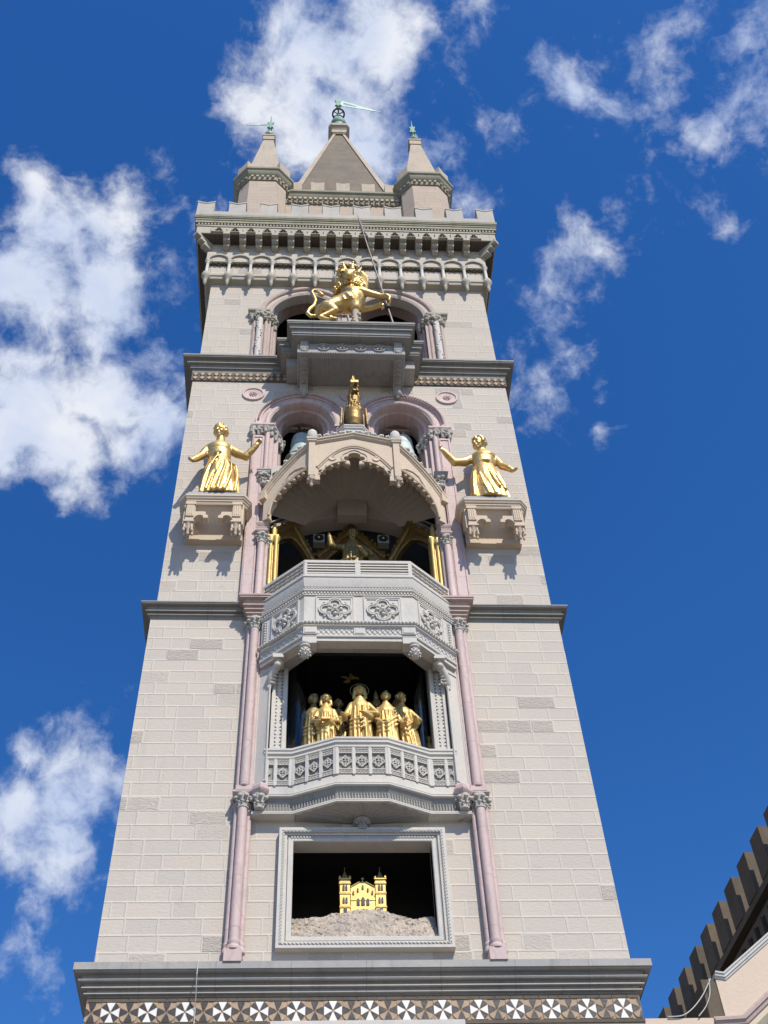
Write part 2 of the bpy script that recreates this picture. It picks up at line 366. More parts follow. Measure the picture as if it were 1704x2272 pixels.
    def loft(s, rings, cap=True):
        n = len(rings[0]); vs = [p for r in rings for p in r]; fs = []
        for i in range(len(rings) - 1):
            for j in range(n):
                j2 = (j + 1) % n
                fs.append((i * n + j, i * n + j2, (i + 1) * n + j2, (i + 1) * n + j))
        if cap: fs.append(tuple(reversed(range(n)))); fs.append(tuple((len(rings) - 1) * n + j for j in range(n)))
        s.add(vs, fs); return s
    def frustum(s, cx, cy, z0, h0, z1, h1):
        s.add([(cx + a * h0, cy + b * h0, z0) for a, b in ((-1, -1), (1, -1), (1, 1), (-1, 1))] + [(cx + a * h1, cy + b * h1, z1) for a, b in ((-1, -1), (1, -1), (1, 1), (-1, 1))],
              [(3, 2, 1, 0), (4, 5, 6, 7), (0, 1, 5, 4), (1, 2, 6, 5), (2, 3, 7, 6), (3, 0, 4, 7)]); return s

def build(mb, name, mats, parent=None, smooth=None, bevel=0, loc=None):
    me = bpy.data.meshes.new(name)
    me.from_pydata(mb.v, [], mb.f)
    if not isinstance(mats, (list, tuple)): mats = [mats]
    for m in mats: me.materials.append(m)
    if len(mats) > 1: me.polygons.foreach_set('material_index', mb.mi)
    b = bmesh.new(); b.from_mesh(me)
    bmesh.ops.recalc_face_normals(b, faces=b.faces); b.to_mesh(me); b.free()
    o = bpy.data.objects.new(name, me); COL.objects.link(o)
    if parent is not None: o.parent = parent
    if smooth is not None:
        me.polygons.foreach_set('use_smooth', [True] * len(me.polygons))
        me.set_sharp_from_angle(angle=R(smooth))
    if bevel:
        md = o.modifiers.new('Bevel', 'BEVEL'); md.width = bevel; md.segments = 2; md.limit_method = 'ANGLE'; md.angle_limit = R(40)
    return o
def sculpt(mb, name, m, parent=None, voxel=.025, it=2):
    o = build(mb, name, m, parent)
    r = o.modifiers.new('Remesh', 'REMESH'); r.mode = 'VOXEL'; r.voxel_size = voxel; r.use_smooth_shade = True
    q = o.modifiers.new('Smooth', 'SMOOTH'); q.factor = .5; q.iterations = it
    return o
def thing(name, label, cat, group=None, loc=(0, 0, 0)):
    o = bpy.data.objects.new(name, None); COL.objects.link(o); o.empty_display_size = .3; o.location = loc
    o['label'] = label; o['category'] = cat
    if group: o['group'] = group
    return o
def tag(o, label, cat, group=None):
    o['label'] = label; o['category'] = cat
    if group: o['group'] = group
    return o
def clone(o, name=None, parent=None, loc=None):
    c = o.copy(); COL.objects.link(c)
    if parent is not None: c.parent = parent
    if loc is not None: c.location = loc
    for ch in list(o.children):
        clone(ch, parent=c)
    return c

def circ(cx, cz, r, n=16, a0=0, a1=360):
    return [(cx + r * math.cos(R(a0 + (a1 - a0) * i / n)), cz + r * math.sin(R(a0 + (a1 - a0) * i / n))) for i in range(n if abs(a1 - a0) >= 360 else n + 1)]
def parch(cx, zs, a, h, n=10):
    """pointed arch from the left springing over the apex to the right springing"""
    Rr = (a * a + h * h) / (2 * a); am = math.asin(min(1, h / Rr)) if h <= Rr else math.pi - math.asin(h / Rr)
    if a > Rr: am = math.pi - am if h < Rr else am
    L = []
    for i in range(n + 1):
        t = am * i / n
        L.append((cx - a + Rr - Rr * math.cos(t), zs + Rr * math.sin(t)))
    return L + [(2 * cx - x, z) for x, z in reversed(L[:-1])]
def foil(cx, cz, r, lob, k=4, rot=0, n=6):
    """outline of a k-foil"""
    L = []
    for i in range(k):
        a = rot + 2 * math.pi * i / k
        for j in range(n + 1):
            t = a + R(-100 + 200 * j / n)
            L.append((cx + r * math.cos(a) + lob * math.cos(t), cz + r * math.sin(a) + lob * math.sin(t)))
    return L

# ------------------------------------------------------------------ ground
g = MB(); g.add([(-900, -900, 0), (900, -900, 0), (900, 900, 0), (-900, 900, 0)], [(0, 1, 2, 3)])
g = build(g, 'ground', M['plaza']); g['kind'] = 'structure'

# ================================================================== BELL TOWER
T = thing('bell_tower', 'tall square stone bell tower with stacked balconies, turrets and pointed spire', 'bell tower')
S2, S3 = .075, .167
H1, H2, H3 = 5.0, 5.0 - S2, 5.0 - S3
def shaft(y, h, z0, z1, holes, m):
    mb = MB()
    mb.plate([(-h, z0), (h, z0), (h, z1), (-h, z1)], front(y), 0, -.35, holes)
    mb.box(-h, -h + .35, y + .35, 10 - y, z0, z1); mb.box(h - .35, h, y + .35, 10 - y, z0, z1)
    mb.box(-h + .35, h - .35, 9.65 - y, 10 - y, z0, z1)
    return build(mb, 'wall', m, T)
rect = lambda x0, x1, z0, z1: [(x0, z0), (x1, z0), (x1, z1), (x0, z1)]
shaft(0, H1, 0, 23.3, [rect(-1.40, 1.40, 14.60, 16.80), rect(-1.72, 1.72, 17.95, 22.4)], M['wall'])
WIN2 = [(-2.45, 29.7)] + parch(-1.47, 31.75, .98, 1.35) + [(-.49, 29.7)]
WIN2b = [(-x, z) for x, z in WIN2]
shaft(S2, H2, 23.3, 34.9, [rect(-2.27, 2.27, 24.0, 29.35), WIN2, WIN2b], M['wall2'])
WIN3 = [(-2.62, 35.4)] + parch(-1.42, 38.55, 1.2, 1.45) + [(-.22, 35.4)]
shaft(S3, H3, 34.9, 44.6, [WIN3, [(-x, z) for x, z in WIN3]], M['wall3'])
# floors inside, so that no light falls through the tower
for z in (13.9, 23.2, 29.45, 35.0, 44.3): build(MB().box(-4.5, 4.5, .5, 9.4, z, z + .12), 'floor_slab', M['dark'], T)
bk = MB(); bk.box(-4.5, 4.5, 3.4, 3.5, 29.6, 34.9); bk.box(-4.4, 4.4, 3.2, 3.3, 35.2, 44.2)
build(bk, 'belfry_back_wall', M['room'], T)

def around(h, y): return [(-h, 10 - y), (-h, y), (h, y), (h, 10 - y)]
def mould(prof, back=-.06): return [(back, prof[0][1])] + prof + [(back, prof[-1][1])]

# --- cornices of the three stages
squash = lambda P, top, k: [(o, top - (top - z) * k) for o, z in P]
def cornice(path, prof, m, name='cornice', parent=T, bev=0):
    mb = MB(); mb.sweep(path, mould(prof), PLAN, -1, closed=True); return build(mb, name, m, parent, smooth=35)
sq = lambda h, y: [(-h, y), (h, y), (h, 10 - y), (-h, 10 - y)]
cornice(sq(5, 0), squash([(.30, 13.97), (.30, 13.80), (.268, 13.797), (.268, 13.765), (.16, 13.76), (.135, 13.73), (.13, 13.66), (.19, 13.655), (.205, 13.63), (.19, 13.60), (.10, 13.598), (.08, 13.57), (.08, 13.515), (.13, 13.51), (.135, 13.48), (.05, 13.475), (.04, 13.44), (.04, 13.40), (.085, 13.395), (.085, 13.37), (.01, 13.365), (.0, 13.33)], 13.97, .83), M['grey'])
cornice(sq(5, 0), squash([(.25, 23.65), (.25, 23.60), (.232, 23.598), (.232, 23.555), (.12, 23.55), (.10, 23.50), (.085, 23.40), (.085, 23.37), (.13, 23.365), (.13, 23.33), (.05, 23.325), (.04, 23.29), (.03, 23.23), (.085, 23.225), (.085, 23.20), (.03, 23.195), (.015, 23.10), (.0, 23.05)], 23.65, .70), M['dgrey'])
c2p = squash([(.36, 35.13), (.36, 35.03), (.335, 35.025), (.335, 34.96), (.21, 34.955), (.185, 34.90), (.17, 34.80), (.17, 34.745), (.225, 34.74), (.225, 34.69), (.13, 34.685), (.11, 34.62), (.09, 34.53), (.09, 34.49), (.12, 34.485), (.12, 34.45), (.06, 34.445), (.05, 34.36), (.05, 34.30), (.03, 34.22)], 35.13, .68)
cornice(sq(H2, S2), c2p, M['dgrey'])
# lozenge frieze under the third cornice
lz = MB(); lz.sweep(sq(H2, S2), mould([(.045, 34.505), (.045, 34.07), (.0, 34.06)], -.05), PLAN, -1, closed=True)
lz.cur = 1
n = 46
for i in range(n):
    x = -H2 - .03 + (2 * H2 + .06) * (i + .5) / n; w = (H2 + .03) / n; f = front(S2)
    for z0, z1, cc in ((34.30, 34.49, 1), (34.09, 34.28, 2)):
        lz.cur = 1; zc = (z0 + z1) / 2; hh = (z1 - z0) / 2
        lz.plate([(x - w * .72, zc), (x, zc - hh), (x + w * .72, zc), (x, zc + hh)], f, .0, .075)
    lz.cur = 2
    lz.plate([(x - w * .4, 33.995), (x + w * .4, 33.995), (x, 33.87)], f, .0, .055) if False else None
build(lz, 'lozenge_frieze', [M['brown'], M['tanm'], M['white']], T)
# mosaic band under the first cornice
mz = MB(); mz.sweep(sq(5, 0), mould([(.0, 13.435), (.012, 13.43), (.012, 13.27), (.012, 12.6)], -.05), PLAN, -1, closed=True)
def tri(*pts, d=.03): mz.add([(max(-5.01, min(5.01, x)), -d, z) for x, z in pts], [tuple(range(len(pts)))])
zc, hz, hx = 13.145, .190, .165
k0 = -4.57
for i in range(-2, 31):
    cx = k0 + .33 * i; a = .46
    if cx < -5.02 or cx > 5.02: continue
    A = (i % 2 == 0)
    for qx, qz in ((0, 1), (0, -1), (1, 0), (-1, 0)):
        mz.cur = 1 if A else 2
        if qx == 0: tri((cx, zc + .012 * qz), (cx - a * hx, zc + qz * hz * .97), (cx + a * hx, zc + qz * hz * .97))
        else: tri((cx + .012 * qx, zc), (cx + qx * hx * .97, zc - a * hz), (cx + qx * hx * .97, zc + a * hz))
    for qx in (-1, 1):
        for qz in (-1, 1):
            mz.cur = 2 if A else 3
            p1 = (cx + qx * .46 * hx, zc + qz * hz * .96); p2 = (cx + qx * hx * .96, zc + qz * .46 * hz)
            tri((cx + qx * .02, zc + qz * .02), p1, p2) if A else tri((cx + qx * .02, zc + qz * .02), p1, (cx + qx * hx * .78, zc + qz * hz * .78), p2)
            mz.cur = 3
            if A: tri((cx + qx * .52 * hx, zc + qz * hz * .97), (cx + qx * hx * .97, zc + qz * hz * .97), (cx + qx * hx * .97, zc + qz * .52 * hz))
mz.cur = 4
x = -5.0
while x < 4.98:
    w = random.uniform(.17, .36); x1 = min(x + w, 5.0)
    mz.box(x + .005, x1 - .005, -.028, 0, 13.345, 13.425); x = x1
mz.cur = 4
mz.box(-5.03, 5.03, -.03, 0, 12.88, 12.945)
build(mz, 'mosaic_frieze', [M['tanm'], M['white'], M['black'], M['tanm'], M['brown']], T)
# head of the frame of the next dial below
ml = MB(); ml.box(-1.72, 1.70, -.45, 0, 12.5, 12.735); ml.box(-1.66, 1.64, -.40, 0, 12.2, 12.5)
build(ml, 'dial_frame', M['paint'], T, bevel=.015)
cw = MB(); cw.tube([(-3.07, -.31, 13.98), (-3.07, -.325, 13.7), (-3.07, -.23, 13.5), (-3.07, -.06, 13.2), (-3.07, -.06, 12.6), (-3.07, -.06, 9)], .009, 6)
build(cw, 'conductor_wire', M['wire'], T)

# --- clustered pink columns
def capital(cx, cy, z0, z1, r, w, n=8, m='grey', parent=None, sy=1.0, knob=True, seed=0):
    rnd = random.Random(seed); h = z1 - z0; mb = MB()
    mb.lathe([(r * 1.0, 0), (r * 1.18, .03 * h), (r * 1.18, .10 * h), (r * .98, .13 * h), (r * 1.02, .5 * h), (w * .8, .86 * h), (w * .8, h)], 16, (cx, cy, z0))
    if knob:
        for row, (zz, rr, k, s) in enumerate(((.38, r * 1.15, n, .105), (.72, w * .84, n, .13))):
            for i in range(k):
                a = 2 * math.pi * (i + .5 * row) / k
                mb.ell((cx + rr * math.cos(a), cy + rr * math.sin(a), z0 + zz * h), (s * h * 1.1, s * h * 1.1, s * h), 7, 5)
                mb.tube([(cx + r * math.cos(a), cy + r * math.sin(a), z0 + (zz - .28) * h), (cx + rr * 1.05 * math.cos(a), cy + rr * 1.05 * math.sin(a), z0 + zz * h)], [.04 * h, .07 * h], 5)
    return build(mb, 'capital', M[m], parent, smooth=45)
for sx in (-1, 1):
    for (z0, z1, zc, zb) in ((14.05, 17.44, 17.78, 14.42), (17.92, 22.70, 23.06, 18.02)):
        col = MB(); X = 2.455 * sx
        for (dx, dy, r) in ((0, -.21, .098), (-.128, -.12, .058), (.128, -.12, .058)):
            col.lathe([(r, zb), (r, z1)], 20, (X + dx, dy, 0))
        col.box(X - .10, X + .10, -.06, .05, zb, z1)
        c = build(col, 'column', M['pink'], T, smooth=40)
        b = MB()
        for (dx, dy, r) in ((0, -.21, .112), (-.128, -.12, .068), (.128, -.12, .068)):
            h = zb - z0
            b.lathe([(r * 1.30, z0 + .45 * h), (r * 1.34, z0 + .55 * h), (r * 1.25, z0 + .66 * h), (r * 1.02, z0 + .72 * h), (r * 1.04, z0 + .80 * h), (r * 1.16, z0 + .88 * h), (r * 1.12, z0 + .97 * h), (r * .9, zb + .004)], 20, (X + dx, dy, 0))
        b.box(X - .165, X + .165, -.33, .05, z0 - .09, z0 + .45 * (zb - z0))
        build(b, 'base', M['pink'], c, smooth=40)
        cap = capital(X, -.20, z1, zc, .105, .20, 8, 'cap', c, seed=1)
        for dx in (-.12, .12): capital(X + dx, -.10, z1, zc, .065, .15, 6, 'cap', c)
    # abacus between the two lower columns, and the flared one above
    ab = MB(); ab.sweep([(2.455 * sx - .2, .03), (2.455 * sx - .2, -.30), (2.455 * sx + .2, -.30), (2.455 * sx + .2, .03)], [(-.1, 17.78), (.0, 17.78), (.03, 17.80), (.03, 17.85), (.0, 17.86), (-.03, 17.90), (-.02, 17.93), (-.1, 17.93)], PLAN, -1)
    ab.box(2.455 * sx - .16, 2.455 * sx + .16, -.26, .0, 17.785, 17.925)
    build(ab, 'abacus', M['pink'], T, bevel=.008)
    a2 = MB(); X = 2.47 * sx
    a2.sweep([(X - .17, .03), (X - .17, -.28), (X + .17, -.28), (X + .17, .03)], [(-.12, 23.06), (.01, 23.06), (.01, 23.10), (-.01, 23.105), (-.01, 23.15), (.05, 23.16), (.05, 23.19), (.02, 23.195), (.03, 23.25), (.09, 23.26), (.09, 23.29), (.06, 23.295), (.07, 23.36), (.13, 23.37), (.13, 23.41), (.08, 23.415), (.09, 23.50), (.12, 23.555), (.215, 23.56), (.215, 23.605), (.235, 23.61), (.235, 23.66), (-.12, 23.665)], PLAN, -1)
    a2.box(X - .17, X + .17, -.28, .0, 23.07, 23.66)
    build(a2, 'abacus', M['pinkd'], T)

# --- picture frame with the model church (recess)
pf = MB()
def rframe(mb, x0, x1, z0, z1, prof, f): mb.sweep([(x0, z0), (x1, z0), (x1, z1), (x0, z1)], prof, f, -1, closed=True)
rframe(pf, -1.40, 1.40, 14.60, 16.74, [(0, -.3), (0, .075), (.015, .09), (.085, .09), (.10, .105), (.105, .07), (.125, .065), (.125, .115), (.15, .125), (.21, .125), (.225, .14), (.225, .165), (.285, .165), (.29, .15), (.29, -.0), (.27, -.3)], front(0))
pfo = build(pf, 'picture_frame', M['paint'], T, smooth=30)
rp = MB()
def rope(mb, p0, p1, r, pitch, n=6, tw=2):
    """twisted rope moulding: beads slanted along a line"""
    P0, P1 = Vector(p0), Vector(p1); L = (P1 - P0).length; k = max(2, int(L / pitch)); t = (P1 - P0).normalized()
    side = t.cross(Vector((0, 1, 0))).normalized() if abs(t.y) < .9 else Vector((1, 0, 0))
    mb.tube([P0, P1], r * .72, 8)
    for i in range(k):
        c = P0 + t * (L * (i + .5) / k)
        a = c - t * pitch * .55 + side * r * .75 - Vector((0, r * .5, 0)); b = c + t * pitch * .55 - side * r * .75 - Vector((0, r * .5, 0))
        mb.tube([a, (a + b) / 2 - Vector((0, r * .45, 0)), b], [r * .3, r * .5, r * .3], 5)
for a, b in (((-1.605, -.14, 14.4), (1.605, -.14, 14.4)), ((1.605, -.14, 14.4), (1.605, -.14, 16.94)), ((1.605, -.14, 16.94), (-1.605, -.14, 16.94)), ((-1.605, -.14, 16.94), (-1.605, -.14, 14.4))): rope(rp, a, b, .034, .072)
build(rp, 'rope_moulding', M['paint'], pfo, smooth=50)
de = MB()
for i in range(48): x = -1.46 + 2.92 * (i + .5) / 48; de.box(x - .018, x + .018, -.11, -.05, 16.815, 16.85)
build(de, 'bead_row', M['paint'], pfo)
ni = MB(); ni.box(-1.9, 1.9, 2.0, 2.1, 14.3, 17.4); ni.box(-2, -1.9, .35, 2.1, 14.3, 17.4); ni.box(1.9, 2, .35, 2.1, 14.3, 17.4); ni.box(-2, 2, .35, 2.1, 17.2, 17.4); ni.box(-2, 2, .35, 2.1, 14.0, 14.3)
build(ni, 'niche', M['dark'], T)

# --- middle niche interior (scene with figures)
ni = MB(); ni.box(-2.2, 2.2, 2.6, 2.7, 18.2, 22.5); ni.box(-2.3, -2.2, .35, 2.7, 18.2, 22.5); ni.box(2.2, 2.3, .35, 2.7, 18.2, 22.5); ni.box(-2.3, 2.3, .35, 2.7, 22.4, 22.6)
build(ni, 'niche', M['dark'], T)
nf = MB(); fp = [(-1.9, -.26), (-1.46, -.27), (-.55, -.63), (.55, -.63), (1.46, -.27), (1.9, -.26), (1.75, 2.6), (-1.75, 2.6)]
nf.add([(x, y, z) for z in (18.58, 18.70) for x, y in fp], [tuple(range(8)), tuple(range(8, 16))] + [(i, (i + 1) % 8, (i + 1) % 8 + 8, i + 8) for i in range(8)]); build(nf, 'niche_floor', M['room'], T)

# --- lower balcony
lb_path = [(-2.03, .02), (-2.03, -.30), (-1.475, -.30), (-.55, -.69), (.55, -.69), (1.475, -.30), (2.03, -.30), (2.03, .02)]
LB = MB(); LB.sweep(lb_path, [(-.2, 17.92), (-.055, 17.93), (-.055, 18.70), (-.2, 18.70)], PLAN, -1)
LBo = build(LB, 'balcony', M['paint'], T)
mb = MB(); mb.sweep(lb_path, [(-.22, 18.66), (-.03, 18.66), (-.01, 18.69), (.01, 18.695), (.01, 18.74), (-.005, 18.75), (.02, 18.79), (.035, 18.80), (.035, 18.85), (.02, 18.86), (.045, 18.89), (.045, 18.94), (.03, 18.95), (-.22, 18.95)], PLAN, -1)
build(mb, 'rail', M['paint'], LBo, smooth=30)
mb = MB(); mb.sweep(lb_path, [(-.3, 17.66), (.015, 17.66), (.035, 17.68), (.035, 17.71), (.0, 17.725), (.02, 17.74), (.02, 17.76), (-.02, 17.78), (-.02, 17.97), (-.3, 17.97)], PLAN, -1)
build(mb, 'plinth', M['paint'], LBo, smooth=30)
lb2 = [(-2.27, .02), (-2.27, -.24), (-1.43, -.24), (-.54, -.65), (.54, -.65), (1.43, -.24), (2.27, -.24), (2.27, .02)]
mb = MB(); mb.sweep(lb_path[1:-1], [(-.3, 17.66), (-.02, 17.66), (-.04, 17.60), (-.10, 17.50), (-.11, 17.42), (-.10, 17.36), (-.3, 17.36)], PLAN, -1)
# little upright flutes of the cove
for i in range(len(lb_path) - 3):
    p, q = Vector(lb_path[i + 1]), Vector(lb_path[i + 2]); L = (q - p).length; k = int(L / .06)
    f = Fr(p, q - p)
    for j in range(k): s0 = L * (j + .3) / k; mb.fbox(f, s0, s0 + .025, 17.40, 17.60, -.15, -.075)
build(mb, 'fluted_cove', M['dgrey'], LBo)
mb = MB(); mb.sweep(lb2, [(-.3, 17.29), (-.01, 17.29), (.01, 17.30), (.01, 17.325), (-.01, 17.335), (.0, 17.35), (.0, 17.375), (-.3, 17.38)], PLAN, -1)
build(mb, 'lower_moulding', M['paint'], LBo, smooth=30)
mb = MB()   # fan-shaped soffit running back to the pendant corbel
edge = [(-1.44, -.2)]
for i in range(25):
    t = i / 24
    p = [(-1.43, -.235), (-.54, -.645), (.54, -.645), (1.43, -.235)]
    seg = t * 3; k = min(2, int(seg)); u = seg - k
    edge.append((p[k][0] * (1 - u) + p[k + 1][0] * u, p[k][1] * (1 - u) + p[k + 1][1] * u))
edge = edge[1:]
vs = []; fs = []
for i, (x, y) in enumerate(edge):
    vs.append((x, y, 17.292)); vs.append((x * .45, y * .5 - .05, 17.265 + (.012 if i % 2 else 0))); vs.append((x * .12, -.04, 17.215 + (.02 if i % 2 else 0)))
for i in range(len(edge) - 1):
    a = i * 3; b = a + 3
    fs += [(a, b, b + 1, a + 1), (a + 1, b + 1, b + 2, a + 2)]
vs += [(-1.43, .0, 17.292), (1.43, .0, 17.292)]
o = len(edge) * 3
fs += [(0, 1, 2, o), (o + 1, o - 1, o - 2, o - 3)]
mb.add(vs, fs); build(mb, 'fan_soffit', M['grey'], LBo)
mb = MB(); mb.lathe([(.06, 16.98), (.13, 16.985), (.14, 17.03), (.12, 17.05), (.11, 17.07), (.15, 17.16), (.19, 17.20), (.19, 17.23)], 12, (-.0, -.07, 0))
for i in range(9):
    a = math.pi * (1 + i / 8); mb.ell((.15 * math.cos(a), -.07 + .15 * math.sin(a), 17.13 + .03 * (i % 2)), .035, 7, 5)
build(mb, 'pendant', M['grey'], LBo, smooth=50)
# traceried panels of the parapet
def tracery(f, s0, s1, z0, z1, half=0):
    mb = MB(); w = s1 - s0; mh = z0 + .115; mt = z1 - .115
    fr_ = .014
    holes = []
    # square field: corner spandrels and a pierced quatrefoil inside a lozenge
    cx, cz = (s0 + s1) / 2, (mh + mt) / 2; a = min(w, mt - mh) / 2
    if half: cx = s1 if half < 0 else s0
    def clip(poly):
        if not half: return poly
        lim = cx
        out = [(min(x, lim - .004) if half < 0 else max(x, lim + .004), z) for x, z in poly]
        return out
    mb.cur = 1; mb.plate(rect(s0, s1, z0, z1), f, -.054, -.05); mb.cur = 0  # darker backing stands in for the shaded interior behind the piercing
    # rims
    for (a0, a1) in ((z0, z0 + .012), (mh - .012, mh + .008), (mt - .008, mt + .012), (z1 - .012, z1)):
        mb.fbox(f, s0, s1, a0, a1, -.05, .0)
    for a0, a1 in ((s0, s0 + .012), (s1 - .012, s1)): mb.fbox(f, a0, a1, z0, z1, -.05, -.002)
    P = lambda x, z, d=-.015: f(max(s0, min(s1, x)), z, d)
    # small lattice strips
    for (za, zb) in ((z0 + .012, mh - .012), (mt + .012, z1 - .012)):
        k = 4; st = w / k
        for i in range(k):
            x0 = s0 + i * st
            mb.tube([P(x0, za), P(x0 + st, zb)], .011, 4); mb.tube([P(x0, zb), P(x0 + st, za)], .011, 4)
            zm = (za + zb) / 2
            mb.ell(P(x0 + st / 2, zm), .018, 6, 4); 
            mb.ell(P(x0, zm), .014, 6, 4)
    # lozenge
    L = [(cx - a, cz), (cx - a * .45, cz + a * .45), (cx, cz + a), (cx + a * .45, cz + a * .45), (cx + a, cz), (cx + a * .45, cz - a * .45), (cx, cz - a), (cx - a * .45, cz - a * .45), (cx - a, cz)]
    if half: L = [p for p in L if (p[0] <= cx + 1e-6 if half < 0 else p[0] >= cx - 1e-6)]
    for p, q in zip(L, L[1:]): mb.tube([P(*p), P(*q)], .016, 5)
    for i in range(4):
        an = math.pi / 2 * i + math.pi / 4
        qx, qz = cx + .33 * a * math.cos(an), cz + .33 * a * math.sin(an)
        if half and (qx - cx) * half < 0: continue
        C = [(qx + .27 * a * math.cos(R(t)), qz + .27 * a * math.sin(R(t))) for t in range(0, 361, 40)]
        mb.tube([P(*c, -.012) for c in C], .012, 5)
    for i in range(4):
        an = math.pi / 2 * i
        p = (cx + a * .8 * math.cos(an), cz + a * .8 * math.sin(an))
        if half and (p[0] - cx) * half < -1e-6: continue
        mb.tube([P(cx, cz), P(*p)], .010, 4)
    mb.ell(P(cx, cz, -.01), .025, 7, 5)
    return build(mb, 'tracery_panel', [M['paint'], M['dgrey']], LBo)
Z0, Z1 = 17.99, 18.655
def segs(p, q): p, q = Vector(p), Vector(q); return Fr(p, q - p), (q - p).length
post = MB()
for si, (p, q, k) in enumerate(((lb_path[1], lb_path[2], 1.5), (lb_path[2], lb_path[3], 3), (lb_path[3], lb_path[4], 3), (lb_path[4], lb_path[5], 3), (lb_path[5], lb_path[6], 1.5))):
    f, L = segs(p, q)
    cells = [('h', .5, -1), ('f', 1, 0)] if (si == 0) else ([('f', 1, 0), ('h', .5, 1)] if si == 4 else [('f', 1, 0)] * 3)
    gap = .055; tot = sum(c[1] for c in cells); cw_ = (L - gap * (len(cells) + 1)) / tot; s = 0
    for t_, wd, hf in cells:
        post.fbox(f, s, s + gap, Z0 - .02, Z1 + .02, -.055, .012)
        tracery(f, s + gap, s + gap + cw_ * wd, Z0, Z1, half=(-hf if hf else 0))
        s += gap + cw_ * wd
    post.fbox(f, s, L, Z0 - .02, Z1 + .02, -.055, .012)
build(post, 'parapet_post', M['paint'], LBo)

# --- piers and pierced strips beside the middle niche
for sx in (-1, 1):
    pr_ = MB(); f = Fr((0, -.10), (1, 0))
    x0, x1 = sorted((1.62 * sx, 1.72 * sx)); pr_.box(x0, x1, -.24, .3, 18.7, 22.1)
    x0, x1 = sorted((1.89 * sx, 1.97 * sx)); pr_.box(x0, x1, -.24, .02, 18.7, 22.1)
    x0, x1 = sorted((1.72 * sx, 1.89 * sx)); pr_.box(x0, x1, -.13, .02, 18.7, 22.1)
    pier = build(pr_, 'pier', M['paint'], T, bevel=.01)
    st = MB(); z = 18.98
    xa, xb = sorted((1.72 * sx, 1.89 * sx)); ff = front(-.13)
    while z < 21.6:
        zc = z + .105; xc = (xa + xb) / 2
        for tri_ in ([(xa + .015, z + .012), (xc - .012, z + .012), (xa + .015, zc - .012)], [(xb - .015, z + .012), (xb - .015, zc - .012), (xc + .012, z + .012)], [(xa + .015, z + .198), (xa + .015, zc + .012), (xc - .012, z + .198)], [(xb - .015, z + .198), (xc + .012, z + .198), (xb - .015, zc + .012)]): pass
        hs_ = [[(xa + .012, zc - .078), (xa + .012, zc - .012), (xc - .02, zc - .078)], [(xb - .012, zc - .078), (xc + .02, zc - .078), (xb - .012, zc - .012)], [(xa + .012, zc + .078), (xc - .02, zc + .078), (xa + .012, zc + .012)], [(xb - .012, zc + .078), (xb - .012, zc + .012), (xc + .02, zc + .078)]]
        st.plate(rect(xa, xb, z, z + .21), ff, 0.02, .075, hs_); z += .21
    build(st, 'pierced_strip', M['paint'], pier)
    bx = MB(); X0, X1 = sorted((1.975 * sx, 2.30 * sx))
    # tall post from the lower capital up to the bay, with a sunk panel
    outer_x = 2.29 * sx
    f = Fr((2.0 * sx, -.36), ((outer_x - 2.0 * sx), .22), flip=(sx < 0))
    L = math.hypot(outer_x - 2.0 * sx, .22)
    bx.add([(2.0 * sx, -.36, 17.98), (outer_x, -.14, 17.98), (outer_x, .0, 17.98), (2.0 * sx, .0, 17.98), (2.0 * sx, -.36, 22.2), (outer_x, -.14, 22.2), (outer_x, .0, 22.2), (2.0 * sx, .0, 22.2)], [(0, 1, 2, 3), (4, 5, 6, 7), (0, 1, 5, 4), (1, 2, 6, 5), (2, 3, 7, 6), (3, 0, 4, 7)])
    for a0, a1, b0, b1 in ((.0, .035, 18.05, 21.3), (L - .035, L, 18.05, 21.3), (.035, L - .035, 18.05, 18.12), (.035, L - .035, 21.22, 21.3)): bx.fbox(f, a0, a1, b0, b1, -.01, .022)
    po = build(bx, 'pier', M['paint'], T, bevel=.006)
    ca = MB(); ca.sweep([(1.98 * sx, .0), (1.98 * sx, -.38), (2.1 * sx, -.44), (2.28 * sx, -.30), (2.28 * sx, .0)], [(-.06, 17.72), (.0, 17.72), (.03, 17.76), (.05, 17.80), (.05, 17.85), (.02, 17.87), (.02, 17.92), (-.02, 17.98), (-.06, 17.98)], PLAN, -1 if sx > 0 else 1)
    ca.add([(1.98 * sx, 0, 17.73), (1.98 * sx, -.38, 17.73), (2.1 * sx, -.44, 17.73), (2.28 * sx, -.30, 17.73), (2.28 * sx, 0, 17.73)], [(0, 1, 2, 3, 4)])
    build(ca, 'abacus', M['pink'], T)
    capital(2.12 * sx, -.27, 17.38, 17.72, .085, .19, 7, 'cap', T)

# --- the projecting bay (upper balcony)
bp_ = [(-2.31, .06), (-2.31, -.30), (-1.29, -1.20), (1.29, -1.20), (2.31, -.30), (2.31, .06)]
BY = MB(); BY.sweep(bp_[0:], [(-.28, 21.80), (-.03, 21.80), (-.03, 23.35), (-.28, 23.35)], PLAN, -1)
BYo = build(BY, 'bay', M['paint'], T)
fl = MB()
fl.add([(x, y, 23.02) for x, y in [(-2.25, .3), (-2.25, -.27), (-1.25, -1.12), (1.25, -1.12), (2.25, -.27), (2.25, .3)]], [tuple(range(6))])
fl.add([(x, y, 22.35) for x, y in [(-2.25, .3), (-2.25, -.27), (-1.25, -1.12), (1.25, -1.12), (2.25, -.27), (2.25, .3)]], [tuple(range(6))])
build(fl, 'bay_floor', M['room'], BYo)
mb = MB(); mb.sweep(bp_, [(-.3, 23.46), (.045, 23.46), (.06, 23.475), (.06, 23.52), (.04, 23.535), (.0, 23.55), (.0, 23.60), (-.03, 23.60), (-.03, 23.63), (-.3, 23.63)], PLAN, -1)
